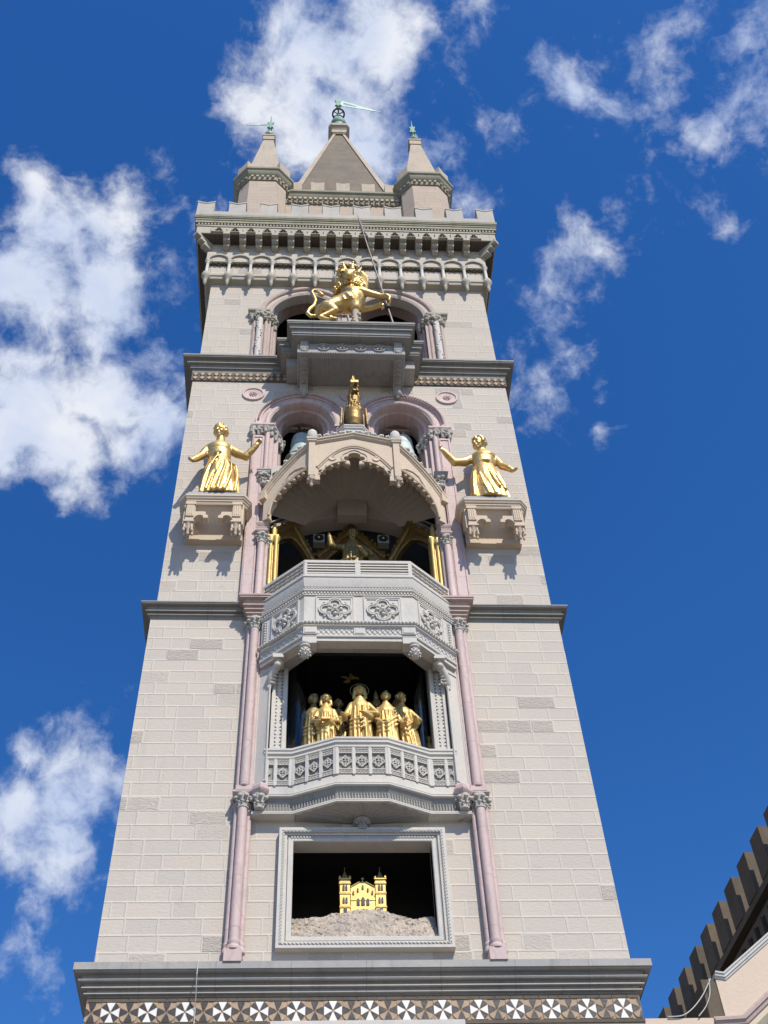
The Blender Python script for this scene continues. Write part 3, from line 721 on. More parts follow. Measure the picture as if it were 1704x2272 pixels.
mb.sweep(bp_, [(-.3, 23.18), (-.01, 23.18), (.0, 23.22), (.03, 23.36), (.04, 23.45), (-.3, 23.455)], PLAN, -1)
mb.sweep(bp_, [(-.2, 23.015), (.01, 23.015), (.02, 23.03), (.02, 23.05), (.0, 23.06), (.0, 23.09), (-.2, 23.09)], PLAN, -1)
mb.sweep(bp_, [(-.2, 22.87), (-.01, 22.87), (.0, 22.88), (.0, 22.90), (-.01, 22.91), (-.2, 22.92)], PLAN, -1)
build(mb, 'ledge', M['paint'], BYo, smooth=30)
dn = MB()
for p, q in zip(bp_[1:-2], bp_[2:-1]):
    f, L = segs(p, q)
    k = int(L / .075)
    for i in range(k):
        c = L * (i + .5) / k
        dn.plate([(c - .03, 23.095), (c + .03, 23.095), (c, 23.155)], f, -.02, .012)
        dn.fbox(f, c - .022, c + .016, 22.935, 22.985, -.02, .008)
build(dn, 'bead_row', M['paint'], BYo)
# pierced parapet with horizontal louvres
pa = MB()
def louvre(f, s0, s1, z0, z1, n=4):
    pa.fbox(f, s0, s1, z0, z1, -.14, -.12)
    h = (z1 - z0) / n
    for i in range(n):
        za = z0 + h * i
        pa.add([f(s0, za + h * .12, .0), f(s1, za + h * .12, .0), f(s1, za + h * .62, -.012), f(s0, za + h * .62, -.012), f(s0, za + h * .38, -.1), f(s1, za + h * .38, -.1)], [(0, 1, 2, 3), (3, 2, 5, 4), (4, 5, 1, 0)])
for i, (p, q) in enumerate(zip(bp_[1:-2], bp_[2:-1])):
    f, L = segs(p, q)
    sp = [0, L / 2, L] if i == 1 else [0, L]
    pa.fbox(f, 0, L, 23.60, 23.64, -.14, .0); pa.fbox(f, 0, L, 24.04, 24.13, -.16, .004)
    w = .065 if i == 1 else .04
    for k_, s in enumerate(sp):
        a0 = max(0, s - w); a1 = min(L, s + w)
        pa.fbox(f, a0, a1, 23.64, 24.04, -.14, .0)
    for a, b in zip(sp, sp[1:]):
        a0 = a + (w if a > 0 or True else 0); b0 = b - w
        if i == 1: louvre(f, a0, b0, 23.65, 24.03)
        else:
            pa.fbox(f, a0, b0, 23.65, 24.03, -.10, -.08)
            k = 3; hh = .38 / k
            for r_ in range(k):
                za = 23.65 + r_ * hh
                pa.fbox(f, a0, b0, za, za + .02, -.08, -.005)
                m_ = 8
                for j in range(m_):
                    sa = a0 + (b0 - a0) * j / m_; sb = a0 + (b0 - a0) * (j + 1) / m_
                    pa.tube([f(sa, za, -.03), f(sb, za + hh, -.03)], .013, 4)
                    pa.tube([f(sb, za, -.03), f(sa, za + hh, -.03)], .009, 4)
build(pa, 'parapet', M['paint'], BYo)
# quatrefoil panels
def quatre(f, s0, s1, z0=21.99, z1=22.80):
    mb = MB(); cx, cz = (s0 + s1) / 2, (z0 + z1) / 2; kx = (s1 - s0) / .83
    mb.plate(rect(s0 - .03, s1 + .03, z0 - .01, z1 + .03), f, -.02, .035, [rect(s0, s1, z0 + .02, z1)])
    mb.plate(rect(s0 + .0, s1 - .0, z0 + .02, z1), f, -.02, .02, [rect(s0 + .045 * kx, s1 - .045 * kx, z0 + .06, z1 - .045)])
    P = lambda a, r, ox, oz, d: f(cx + (ox + r * math.cos(a)) * kx, cz + oz + r * math.sin(a), d)
    for k in range(4):
        an = math.pi / 2 * k; ox, oz = .205 * math.cos(an), .19 * math.sin(an)
        for rr, tr, dd in ((.165, .028, .03), (.115, .018, .03)):
            pts = [P(an + R(-125 + 250 * i / 14), rr, ox, oz, dd) for i in range(15)]
            mb.tube(pts, tr, 6)
        an2 = an + math.pi / 4
        mb.tube([f(cx + .17 * math.cos(an2) * kx, cz + .17 * math.sin(an2), .02), f(cx + .36 * math.cos(an2) * kx, cz + .33 * math.sin(an2), .025)], [.03, .012], 6)
        mb.ell(f(cx + .345 * math.cos(an2) * kx, cz + .32 * math.sin(an2), .02), .035, 7, 5)
        mb.ell(f(cx + .14 * math.cos(an) * kx, cz + .14 * math.sin(an), .03), (.05, .05, .05), 7, 5)
        # spiky leaf between lobes
        mb.tube([f(cx + .05 * math.cos(an2) * kx, cz + .05 * math.sin(an2), .05), f(cx + .16 * math.cos(an2) * kx, cz + .16 * math.sin(an2), .045)], [.035, .012], 5)
    mb.ell(f(cx, cz, .04), .06, 10, 7)
    return build(mb, 'quatrefoil_panel', M['paint'], BYo, smooth=45)
f, L = segs(bp_[2], bp_[3]); F0 = f
fI = Fr((bp_[2][0] + .0, bp_[2][1] + .03), (1, 0))
quatre(fI, 1.29 - .98, 1.29 - .14); quatre(fI, 1.29 + .14, 1.29 + .98)
for i, (p, q) in enumerate(((bp_[1], bp_[2]), (bp_[3], bp_[4]))):
    f, L = segs(p, q); off = Vector((f.n[0], f.n[1])) * -.03
    f = Fr(Vector(p) + off, Vector(q) - Vector(p))
    quatre(f, L * .28, L * .86) if i == 0 else quatre(f, L * .14, L * .72)
    # egg strip on the narrow end panel
    es = MB(); a = L * .11 if i == 0 else L * .89
    for k in range(9): es.ell(f(a, 22.06 + k * .085, .02), (.035, .035, .04), 7, 5)
    es.fbox(f, a - .06, a - .045, 22.0, 22.8, -.01, .02); es.fbox(f, a + .045, a + .06, 22.0, 22.8, -.01, .02)
    build(es, 'egg_strip', M['paint'], BYo)
rm = MB()
for p, q in zip(bp_[1:-2], bp_[2:-1]):
    f, L = segs(p, q); k = int(L / .085)
    rm.tube([f(-.02, 21.90, .035), f(L + .02, 21.90, .035)], .042, 8)
    for i in range(k):
        c = L * (i + .5) / k
        rm.tube([f(c - .045, 21.855, .05), f(c, 21.90, .08), f(c + .045, 21.945, .05)], [.012, .024, .012], 5)
build(rm, 'rope_moulding', M['paint'], BYo, smooth=50)
lo = MB(); lo.sweep(bp_, [(-.3, 21.50), (-.02, 21.50), (-.01, 21.52), (-.01, 21.56), (-.03, 21.57), (-.03, 21.78), (-.01, 21.79), (.01, 21.84), (-.3, 21.85)], PLAN, -1)
for i, (p, q) in enumerate(zip(bp_[1:-2], bp_[2:-1])):
    f, L = segs(p, q); k = 22 if i == 1 else 10
    for j in range(k):
        a, b = L * j / k, L * (j + 1) / k
        if i == 1 and (.47 < (a + b) / 2 / L < .53): continue
        lo.tube([f(a, 21.59, -.025), f(b, 21.76, -.025)], .011, 4); lo.tube([f(a, 21.76, -.025), f(b, 21.59, -.025)], .011, 4)
        lo.ell(f((a + b) / 2, 21.675, -.02), .02, 6, 4)
    if i == 1:
        for c in (.16, L / 2, L - .16):
            w = .155 if c != L / 2 else .13
            lo.fbox(f, c - w, c + w, 21.565, 21.785, -.06, .02 if c != L / 2 else .0)
            lo.fbox(f, c - w + .03, c + w - .03, 21.60, 21.75, 0, .035 if c != L / 2 else .012)
    # lower lip with dropped corner blocks
    lo.fbox(f, 0, L, 21.40, 21.50, -.30, -.05)
for sx in (-1, 1):
    f = front(-1.2)
    a, b = sorted((1.30 * sx, .98 * sx)); lo.fbox(f, a, b, 21.31, 21.50, -.30, -.02)
build(lo, 'lattice_band', M['paint'], BYo)
un = MB()
un.add([(x, y, 21.42) for x, y in [(-2.25, -.0), (-2.25, -.25), (-1.24, -1.1), (1.24, -1.1), (2.25, -.25), (2.25, -.0), (1.7, -.0), (1.55, -.2), (1.0, -.75), (-1.0, -.75), (-1.55, -.2), (-1.7, 0)]], [(0, 1, 10, 11), (1, 2, 9, 10), (2, 3, 8, 9), (3, 4, 7, 8), (4, 5, 6, 7)])
for i in range(30): x = -1.0 + 2.0 * i / 29; un.plate([(x - .03, 21.55), (x + .03, 21.55), (x, 21.47)], front(-.76), -.02, .02)
build(un, 'bay_soffit', M['grey'], BYo)
for sx in (-1, 1):
    pc = MB(); c = (1.24 * sx, -1.1, 0)
    pc.lathe([(.0, 20.93), (.05, 20.95), (.095, 21.02), (.105, 21.10), (.08, 21.18), (.075, 21.21), (.125, 21.22), (.125, 21.25), (.10, 21.27), (.13, 21.30), (.13, 21.33)], 14, c)
    for r_, (z, rr) in enumerate(((20.97, .065), (21.02, .13), (21.075, .105), (21.13, .10))):
        for i in range(9):
            a = 2 * math.pi * (i + .5 * (r_ % 2)) / 9; pc.ell((c[0] + rr * math.cos(a), c[1] + rr * math.sin(a), z), (.026, .026, .032), 6, 4)
    build(pc, 'pine_cone', M['paint'], BYo, smooth=50)
    # scrolled console at the wall end of the bay
    cs = MB(); x = 1.93 * sx; xi = 1.78 * sx
    pts = [(2.04 * sx, -.26, 20.72), (2.03 * sx, -.33, 20.85), (2.0 * sx, -.40, 21.0), (1.94 * sx, -.46, 21.12), (1.86 * sx, -.52, 21.22), (1.80 * sx, -.56, 21.32)]
    cs.tube(pts, [.05, .075, .085, .09, .10, .11], 8)
    cs.ell((1.86 * sx, -.58, 21.19), (.085, .085, .085), 10, 7); cs.ell((2.04 * sx, -.31, 20.74), (.055, .055, .08), 8, 6)
    cs.box(min(1.72 * sx, 1.97 * sx), max(1.72 * sx, 1.97 * sx), -.72, -.3, 21.31, 21.42)
    for i in range(5): cs.ell((1.99 * sx - .02 * sx * i, -.36 - .035 * i, 20.83 + .075 * i), (.095, .05, .03), 8, 5)
    build(cs, 'console', M['paint'], BYo, smooth=50)

# --- clock-room interior behind the bay
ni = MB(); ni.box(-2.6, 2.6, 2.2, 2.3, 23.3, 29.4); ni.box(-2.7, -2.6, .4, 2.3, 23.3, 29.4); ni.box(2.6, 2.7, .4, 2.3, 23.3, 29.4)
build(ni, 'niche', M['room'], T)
ar = MB()
arc = [(-2.28 + 4.56 * i / 20, 27.66 + .92 * math.sin(math.pi * i / 20) ** .8) for i in range(21)]
ar.plate(arc + [(x, z + .42) for x, z in reversed(arc)], front(1.0), -.5, 0)
ar.sweep(arc, [(.40, -.02), (.40, .05), (.45, .05), (.46, -.02)], front(1.0), 1)
ar.plate([(-.42, 28.40), (.42, 28.40), (.42, 29.30), (.30, 29.42), (.12, 29.52), (-.12, 29.52), (-.30, 29.42), (-.42, 29.30)], front(1.0), -.1, .22)
build(ar, 'arched_band', M['soffit'], T, bevel=.02)
# fan vault between that band and the canopy front
fv = MB(); n = 48; rings = []
cp_ = [(-2.30, -.15), (-1.12, -.98), (1.12, -.98), (2.30, -.15)]
for i in range(n + 1):
    t = i / n; s = t * 3; k = min(2, int(s)); u = s - k
    # ends get more of the parameter on the sides
    fx = cp_[k][0] * (1 - u) + cp_[k + 1][0] * u; fy = cp_[k][1] * (1 - u) + cp_[k + 1][1] * u
    fz = 27.55 + 1.45 * min(1, 2.2 * min(t, 1 - t)) ** .7
    bx_ = -2.2 + 4.4 * t; bz = 28.09 + .92 * math.sin(math.pi * t) ** .8
    o_ = .11 if i % 2 else 0
    rings.append([(fx, fy, fz + o_), (fx * .9 + bx_ * .1, fy * .55 + .45, (fz * .5 + bz * .5) + .30 * math.sin(math.pi * t) ** .5 + o_ * .8), (bx_ * .6, 1.0, bz + .05)])
for i in range(n):
    a, b = rings[i], rings[i + 1]
    fv.add(a + b, [(0, 3, 4, 1), (1, 4, 5, 2)])
build(fv, 'fan_vault', M['soffit'], T)

# --- pink pilasters and colonnettes of the middle stage
for sx in (-1, 1):
    pi = MB(); a, b = sorted((2.55 * sx, 2.90 * sx)); pi.box(a, b, -.06, .1, 24.0, 31.02)
    a1, b1 = a + .06, b - .06
    for (x0, x1, z0, z1) in ((a + .03, a1, 24.1, 30.95), (b1, b - .03, 24.1, 30.95), (a1, b1, 24.1, 24.16), (a1, b1, 30.89, 30.95)): pi.box(x0, x1, -.085, -.06, z0, z1)
    a, b = sorted((2.29 * sx, 2.55 * sx)); pi.box(a, b, .02, .2, 24.0, 31.02)
    pl_ = build(pi, 'pilaster', M['pink'], T, bevel=.008)
    co = MB(); co.lathe([(.115, 23.68), (.12, 23.75), (.095, 23.80), (.095, 26.2)], 18, (2.44 * sx, -.12, 0)); co.lathe([(.06, 23.68), (.06, 26.2)], 12, (2.32 * sx, .0, 0))
    c = build(co, 'column', M['pink'], T, smooth=40)
    capital(2.44 * sx, -.12, 26.0, 26.38, .095, .17, 7, 'cap', c)
    capital(2.30 * sx, .02, 25.95, 26.33, .06, .13, 6, 'cap', c)
    ab = MB(); ab.sweep([(2.33 * sx - .0 - .13 * (1 if sx > 0 else 1), .05), (2.44 * sx - .14, -.24), (2.44 * sx + .14, -.24), (2.44 * sx + .14, .05)], [(-.06, 26.38), (0, 26.38), (.02, 26.42), (.02, 26.47), (-.01, 26.48), (-.01, 26.62), (-.0, 26.63), (.03, 26.70), (.03, 26.76), (-.06, 26.77)], PLAN, -1)
    ab.box(2.44 * sx - .13, 2.44 * sx + .13, -.23, .02, 26.39, 26.765)
    build(ab, 'abacus', M['pinkd'], T)
    # upper short order beside the windows
    ab = MB(); ab.sweep([(2.50 * sx - .15, .05), (2.50 * sx - .15, -.14), (2.50 * sx + .15, -.14), (2.50 * sx + .15, .05)], [(-.06, 29.05), (0, 29.05), (.03, 29.10), (.03, 29.15), (.05, 29.17), (.05, 29.22), (-.06, 29.23)], PLAN, -1); ab.box(2.50 * sx - .13, 2.50 * sx + .13, -.12, .02, 29.06, 29.22)
    build(ab, 'abacus', M['grey'], T)
    capital(2.50 * sx, -.06, 28.6, 29.06, .08, .17, 7, 'cap', T)
    cl = MB(); cl.lathe([(.075, 29.2), (.075, 31.1)], 16, (2.47 * sx, -.05, 0)); cl.lathe([(.07, 29.2), (.07, 31.1)], 14, (2.30 * sx, .30, 0)); cl.box(min(2.40 * sx, 2.16 * sx), max(2.40 * sx, 2.16 * sx), .2, .55, 29.4, 31.1)
    c = build(cl, 'column', M['pink'], T, smooth=40)
    # capital band at the springing of the arches
    cb = MB(); cb.sweep([(2.93 * sx, .08), (2.93 * sx, -.10), (2.33 * sx, -.10), (2.20 * sx, .2), (2.06 * sx, .55)], [(-.08, 31.42), (.02, 31.42), (.05, 31.46), (.05, 31.53), (.0, 31.55), (-.08, 31.55)], PLAN, 1 if sx > 0 else -1)
    build(cb, 'abacus', M['pink'], T)
    fb = MB(); rnd = random.Random(4)
    band = [(2.90 * sx, -.07), (2.72 * sx, -.08), (2.52 * sx, -.08), (2.36 * sx, -.05), (2.26 * sx, .12), (2.17 * sx, .3), (2.08 * sx, .48)]
    for i, (x, y) in enumerate(band):
        fb.lathe([(.06, 31.05), (.08, 31.10), (.085, 31.25), (.13, 31.42)], 8, (x, y + .06, 0))
        for k in range(5): fb.ell((x + rnd.uniform(-.09, .09), y - .03 + rnd.uniform(-.03, .03), 31.12 + .07 * k), rnd.uniform(.035, .055), 7, 5)
    build(fb, 'capital', M['cap'], c, smooth=50)

# --- twin arches of the middle stage
def order(name, cx, zs, zb, a, h, prof, y, m, parent=T, n=12):
    path = [(cx - a, zb)] + parch(cx, zs, a, h, n) + [(cx + a, zb)]
    mb = MB(); mb.sweep(path, prof, front(y), 1); return build(mb, name, M[m], parent, smooth=35)
for cx in (-1.47, 1.47):
    A = order('window_arch', cx, 31.90, 31.56, 1.24, 1.37, [(-.01, -.05), (-.01, .05), (.02, .07), (.10, .075), (.12, .085), (.15, .085), (.15, -.05)], S2, 'pink')
    order('arch_order', cx, 31.90, 31.56, .98, 1.10, [(-.02, -.3), (-.02, -.02), (.0, .02), (.04, .045), (.09, .045), (.12, .02), (.16, .0), (.26, .01), (.26, -.05)], S2, 'pink', A)
    order('arch_order', cx, 32.05, 29.5, .78, .92, [(-.02, -.75), (-.02, -.30), (.01, -.27), (.06, -.25), (.10, -.26), (.22, -.16), (.22, -.6)], S2, 'pink', A)
    order('arch_order', cx, 32.25, 29.5, .64, .80, [(-.01, -1.0), (-.01, -.52), (.02, -.48), (.15, -.46), (.15, -.9)], S2, 'pinkd', A)
    bd = MB(); p = parch(cx, 31.90, 1.30, 1.43, 24)
    for i, (x, z) in enumerate(p):
        if x * (1 if cx > 0 else -1) < .24: continue
        bd.ell(front(S2)(x, z, .095), .033, 6, 4)
        if i + 1 < len(p): x2, z2 = (x + p[i + 1][0]) / 2, (z + p[i + 1][1]) / 2; bd.ell(front(S2)(x2, z2, .13), .033, 6, 4)
    build(bd, 'bead_row', M['pink'], A)
# central pier and capitals between the windows
ce = MB(); ce.box(-.47, .47, .04, .5, 29.5, 31.1); ce.lathe([(.08, 29.5), (.08, 31.1)], 12, (-.3, .0, 0)); ce.lathe([(.08, 29.5), (.08, 31.1)], 12, (.3, .0, 0))
ce = build(ce, 'pier', M['pink'], T)
fb = MB(); rnd = random.Random(9)
for sx in (-1, 1):
    for i, (x, y) in enumerate([(.08, -.10), (.24, -.08), (.38, -.06), (.55, .1), (.68, .3), (.80, .48)]):
        x *= sx
        fb.lathe([(.06, 31.05), (.09, 31.12), (.10, 31.3), (.13, 31.44)], 8, (x, y + .06, 0))
        for k in range(5): fb.ell((x + rnd.uniform(-.08, .08), y - .03 + rnd.uniform(-.03, .03), 31.12 + .07 * k), rnd.uniform(.035, .055), 7, 5)
fb.box(-.5, .5, -.14, .3, 31.45, 31.55)
build(fb, 'capital', M['pink'], ce, smooth=50)
for x in (-3.0, 3.0, 0.0):
    md = MB(); md.lathe([(.0, .012), (.05, .05), (.07, .012), (.17, .012), (.19, .02), (.27, .02), (.29, .05), (.315, .055), (.335, .05), (.345, .0)], 36, (x, 33.37), front(S2))
    for i in range(8): a = 2 * math.pi * i / 8; md.ell(front(S2)(x + .10 * math.cos(a), 33.37 + .10 * math.sin(a), .02), .03, 6, 4)
    build(md, 'medallion', M['pink'], T, smooth=40)

# --- canopy over the clock room
CL = [(-2.44, -.28), (-1.18, -1.08)]; LC = math.hypot(1.26, .80)
fF = front(-1.12)
def scallop(p, q, k, b, sgn=1):
    """points from p to q along k small lobes"""
    P, Q = Vector(p), Vector(q); t = (Q - P); nrm = Vector((-t.y, t.x)).normalized() * sgn; out = []
    for i in range(k):
        for j in range(6):
            u = (i + j / 6) / k; out.append(tuple(P + t * u + nrm * b * math.sin(math.pi * j / 6)))
    return out + [tuple(Q)]
left = [(-1.10, 27.50), (-.93, 27.50), (-.95, 27.75)] + scallop((-.95, 27.75), (-.62, 28.12), 2, .13) + scallop((-.62, 28.12), (-.22, 28.26), 2, .13) + [(-.17, 28.20), (-.13, 28.24), (-.13, 28.34)]
quat = circ(-.20, 28.46, .095, 7, 300, 75) if False else []
lob = [(-.16, 28.37), (-.24, 28.38), (-.285, 28.44), (-.285, 28.52), (-.24, 28.57), (-.17, 28.57), (-.165, 28.63), (-.13, 28.70), (-.06, 28.735), (0, 28.74)]
op = left[1:] + lob
poly = [(-1.10, 27.50)] + op + [(-x, z) for x, z in reversed(op[:-1])] + [(1.10, 27.50), (1.10, 29.15), (0, 29.47), (-1.10, 29.15)]
cn = MB(); cn.plate(poly, fF, -.16, 0)
CN = build(cn, 'canopy', M['cream'], T)
rb = MB()   # ribs, arch mouldings and cusps on the front
arcF = [(-1.02 + 2.04 * i / 24, 28.05 + .98 * (1 - abs(-1 + 2 * i / 24) ** 1.9)) for i in range(25)]
rb.tube([fF(x, z, .01) for x, z in arcF], .035, 6); rb.tube([fF(x * .965, z - .075, .01) for x, z in arcF], .022, 6); rb.tube([fF(x, z + .07, .0) for x, z in arcF], .02, 5)
for sx in (-1, 1):
    rb.tube([fF(sx * x, z, .01) for x, z in ((.90, 27.80), (.80, 28.02), (.62, 28.20), (.40, 28.31), (.22, 28.34))], .02, 5)
    rb.tube([fF(sx * x, z, .01) for x, z in ((.23, 28.33), (.34, 28.40), (.36, 28.53), (.30, 28.66), (.20, 28.72), (.12, 28.80), (0, 28.85))], .018, 5)
    rb.lathe([(.0, .02), (.05, .02), (.06, .03), (.10, .03), (.11, .0)], 14, (.60 * sx, 28.45), fF)
    for x, z in ((.95, 27.76), (.62, 28.11), (.22, 28.24), (.16, 28.22)): rb.ell(fF(sx * x, z, -.03), (.05, .06, .05), 8, 5)
build(rb, 'arch_moulding', M['cream'], CN, smooth=50)
for sx in (-1, 1):
    f = Fr((2.44 * sx, -.28), (-1.26 * sx, -.80), flip=(sx > 0))
    cv = []
    for i in range(25):
        x = .20 + (LC - .30) * i / 24
        z = 26.76 + 1.22 * math.sqrt(max(0, 1 - ((LC - .08 - x) / (LC - .28)) ** 2))
        cv.append((x, z))
    sc = []
    for i in range(0, 24, 3):
        a, b = Vector(cv[i]), Vector(cv[min(i + 3, 24)]); t = b - a; nn = Vector((-t.y, t.x)).normalized()
        for j in range(4): sc.append(tuple(a + t * j / 4 + nn * .10 * math.sin(math.pi * j / 4)))
    sc.append(cv[-1])
    poly = [(0, 26.76), (.20, 26.76)] + sc[1:] + [(LC - .09, 27.50), (LC, 27.50), (LC, 29.03), (LC * .72, 28.83), (LC * .45, 28.52), (LC * .2, 28.15), (.0, 27.78)]
    tref = foil(LC * .60, 28.0, .07, .075, 3, math.pi / 2)
    cs = MB(); cs.plate(poly, f, -.15, 0)
    side = build(cs, 'canopy_side', M['cream'], CN)
    rb = MB()
    rb.tube([f(x, z + .10, .01) for x, z in cv], .03, 6); rb.tube([f(x - .02, z + .19, .0) for x, z in cv], .022, 6)
    rb.tube([f(x, z, .01) for x, z in ((.62, 27.92), (.80, 28.22), (1.0, 28.30), (1.22, 28.26), (LC - .08, 28.1))], .028, 6)
    rb.lathe([(.0, .02), (.04, .03), (.05, .015), (.09, .02), (.10, .0)], 12, (LC * .60, 27.98), f)
    for i in range(3, 24, 3): rb.ell(f(cv[i][0], cv[i][1], -.02), (.055, .055, .05), 8, 5)
    build(rb, 'arch_moulding', M['cream'], side, smooth=50)
    # raking cornice of the side and front
    ck = MB(); ck.sweep([(.0, 27.78), (LC * .2, 28.18), (LC * .45, 28.55), (LC * .72, 28.86), (LC, 29.06)], [(-.06, -.12), (-.06, .02), (-.02, .04), (-.01, .07), (.03, .075), (.05, .11), (.09, .115), (.11, .10), (.12, -.12)], f, 1)
    ck.fbox(f, -.10, .10, 27.60, 27.95, -.1, .10)
    build(ck, 'raking_cornice', M['cream'], CN)
    # front pilaster strip with moulded head, pendant and ball
    pl = MB(); cx = 1.16 * sx
    pl.box(cx - .09, cx + .09, -1.19, -.98, 27.62, 29.12)
    pl.sweep([(cx - .09, -.98), (cx - .09, -1.19), (cx + .09, -1.19), (cx + .09, -.98)], [(-.05, 29.10), (0, 29.10), (.02, 29.14), (.04, 29.15), (.04, 29.20), (.06, 29.22), (.07, 29.30), (-.05, 29.31)], PLAN, -1)
    build(pl, 'pilaster', M['cream'], CN, bevel=.008)
    pd = MB(); pd.lathe([(.0, 27.27), (.035, 27.29), (.05, 27.34), (.03, 27.38), (.05, 27.42), (.09, 27.5), (.13, 27.58), (.13, 27.62)], 12, (cx, -1.06, 0))
    for i in range(7): a = 2 * math.pi * i / 7; pd.ell((cx + .10 * math.cos(a), -1.06 + .10 * math.sin(a), 27.5), .04, 6, 4)
    build(pd, 'pendant', M['cream'], CN, smooth=50)
    bl = MB(); bl.lathe([(.11, 29.31), (.11, 29.36), (.13, 29.40), (.155, 29.47), (.155, 29.55), (.145, 29.56), (.15, 29.60), (.135, 29.72), (.09, 29.80), (.0, 29.84)], 18, (cx, -1.06, 0))
    build(bl, 'ball_finial', M['paint'], CN, smooth=40)
    # crockets up the rake of the side and front
    kr = MB(); rnd = random.Random(5)
    def crocket(p, s=1.0):
        kr.ell(p, (.06 * s, .06 * s, .07 * s), 8, 6)
        for j in range(4): a = 2 * math.pi * j / 4 + rnd.random(); kr.ell((p[0] + .06 * s * math.cos(a), p[1] + .05 * s * math.sin(a), p[2] - .02 * s), (.04 * s, .04 * s, .05 * s), 6, 4)
    for u in (.12, .3, .48, .64, .80): 
        kr = MB(); x = u * LC; z = 27.78 + 1.28 * u + .35 * u * (1 - u) * 1.6 + .26; crocket(f(x, z, .05), 1.15)
        kr.tube([f(x - .1, z - .14, .04), f(x + .1, z - .02, .04)], .05, 5)
        build(kr, 'crocket', M['paint'], CN, smooth=50)
    for u in (.12, .3, .5, .70, .88):
        kr = MB(); x = 1.08 * sx * (1 - u); z = 29.14 + .33 * u + .24; crocket(fF(x, z, .04), 1.1)
        kr.tube([fF(x - .13, z - .09 + .04 * sx, .03), fF(x + .13, z - .09 - .04 * sx, .03)], .045, 5)
        build(kr, 'crocket', M['paint'], CN, smooth=50)
ck = MB(); ck.sweep([(-1.07, 29.15), (0, 29.48), (1.07, 29.15)], [(-.06, -.16), (-.06, .02), (-.02, .04), (-.01, .07), (.03, .075), (.05, .11), (.09, .115), (.11, .10), (.12, -.16)], fF, 1)
build(ck, 'raking_cornice', M['cream'], CN)
rf = MB()
rf.add([(-2.44, -.28, 27.9), (-1.16, -1.1, 29.1), (0, -1.1, 29.55), (1.16, -1.1, 29.1), (2.44, -.28, 27.9), (2.44, .08, 28.3), (0, .08, 30.2), (-2.44, .08, 28.3)], [(0, 1, 6, 7), (1, 2, 6), (2, 3, 6), (3, 4, 5, 6)])
build(rf, 'roof', M['grey'], CN)
ped = MB(); ped.sweep([(-.42, -.2), (-.42, -.80), (-.24, -1.02), (.24, -1.02), (.42, -.80), (.42, -.2)], [(-.2, 29.5), (.06, 29.5), (.06, 29.72), (.03, 29.75), (.03, 29.93), (.0, 29.96), (.05, 30.02), (.05, 30.06), (.025, 30.08), (.06, 30.12), (.06, 30.17), (-.2, 30.18)], PLAN, -1)
ped.add([(x, y, 30.175) for x, y in [(-.42, -.2), (-.42, -.80), (-.24, -1.02), (.24, -1.02), (.42, -.80), (.42, -.2)]], [tuple(range(6))])
build(ped, 'pedestal', M['paint'], CN, smooth=30)

